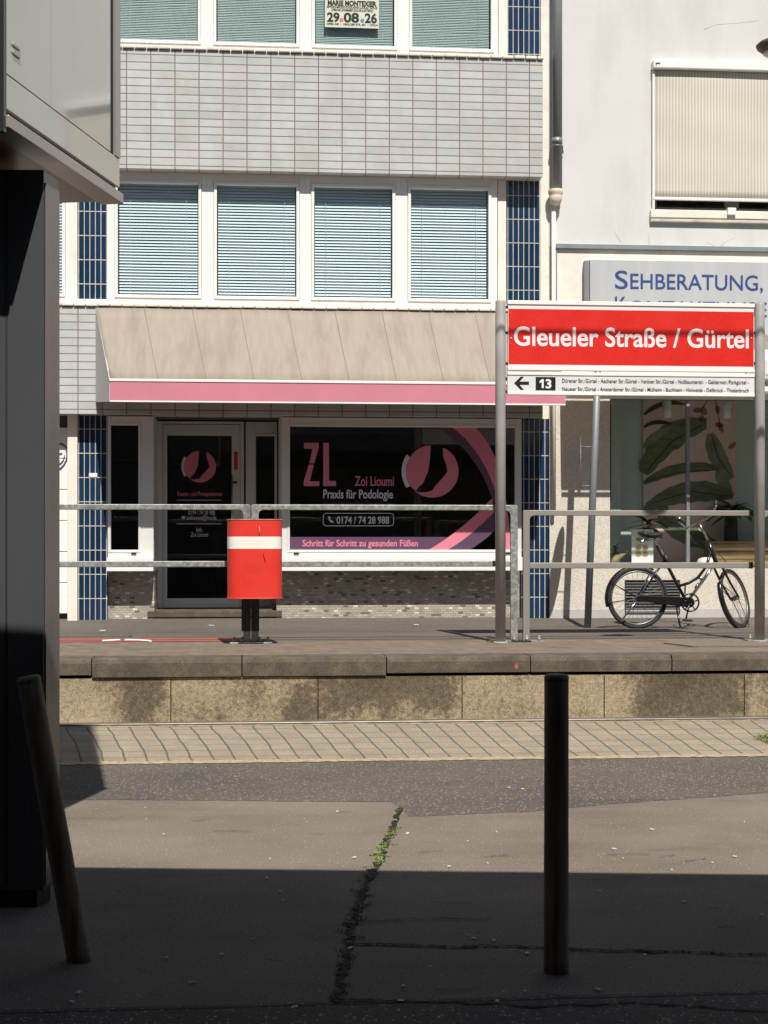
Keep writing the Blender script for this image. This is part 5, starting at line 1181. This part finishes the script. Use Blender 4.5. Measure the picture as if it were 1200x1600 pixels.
c = MB(); w0 = cw(-(600 - 22) / F * 6.6, 6.6, 0); c.box(w0.x - 2.2, w0.x, w0.y, w0.y + 0.1, 0, zb_ + 0.01); c.build('back_wall', m['panel_dark'], cb_)

# ------------------------------------------------------------------ overhead: wire whose shadow crosses the sign, lamp at the top right
c = MB(); pts = []
yw, zw = 11.75, 3.36 + (YN - 11.75) * 1.37
for i in range(25):
    x = -30 + i * 2.5; pts.append((x, yw, zw + 0.0004 * (x - 2.0) ** 2 + 0.06))
c.tube(pts, 0.013, 8); tag(c.build('overhead_wire', m['cable']), 'dark overhead tram wire strung along the street above the picture', 'wire')
Yl_ = 11.9
lm = P(1216, 73, Yl_)
lt = thing('street_lamp', 'brown disc shaped street lamp hanging at the upper right corner', 'street lamp', tuple(lm))
c = MB(); c.lathe(lm, [(0.03, -0.055), (0.12, -0.045), (0.165, -0.01), (0.175, 0.012), (0.15, 0.035), (0.06, 0.06), (0.03, 0.12)], 28); c.build('lamp_head', m['lamp_brown'], lt)
c = MB(); c.lathe(lm, [(0.10, -0.066), (0.12, -0.054), (0.12, -0.046)], 20); c.build('lens', m['sign_panel'], lt)
c = MB(); c.tube([(lm.x, lm.y, lm.z + 0.10), (lm.x, lm.y, lm.z + 0.2), (lm.x + 0.12, lm.y, lm.z + 0.30), (lm.x + 2.5, lm.y, lm.z + 0.55)], 0.03, 10); c.build('arm', m['lamp_brown'], lt)

# ------------------------------------------------------------------ building behind the camera that shades the foreground
Yn = -3.0; hn = 9.5
nb = thing('apartment_building', 'dark apartment block behind the viewer whose added overhang shades the foreground', 'building', (0, Yn - 4, 0))
zo = 3.4; k0, k1 = G(130, 1371), G(1150, 1382)
def shade_slab_edge(x): return k0.y + (k1.y - k0.y) * (x - k0.x) / (k1.x - k0.x) - zo / 1.37
c = MB(); c.prism_xy([(-30, Yn - 0.001), (30, Yn - 0.001), (30, shade_slab_edge(30)), (-30, shade_slab_edge(-30))], zo, zo + 0.35); c.build('overhang', m['panel_dark'], nb)  # unseen slab added over the viewer to deepen the foreground shade
c = MB(); c.box(-30, 30, Yn - 9, Yn, -0.01, hn - 0.25); c.build('wall', m['near_wall'], nb)
c = MB(); c.box(-30.2, 30.2, Yn - 9.2, Yn + 0.0, hn - 0.249, hn); c.build('roof', m['panel_dark'], nb)
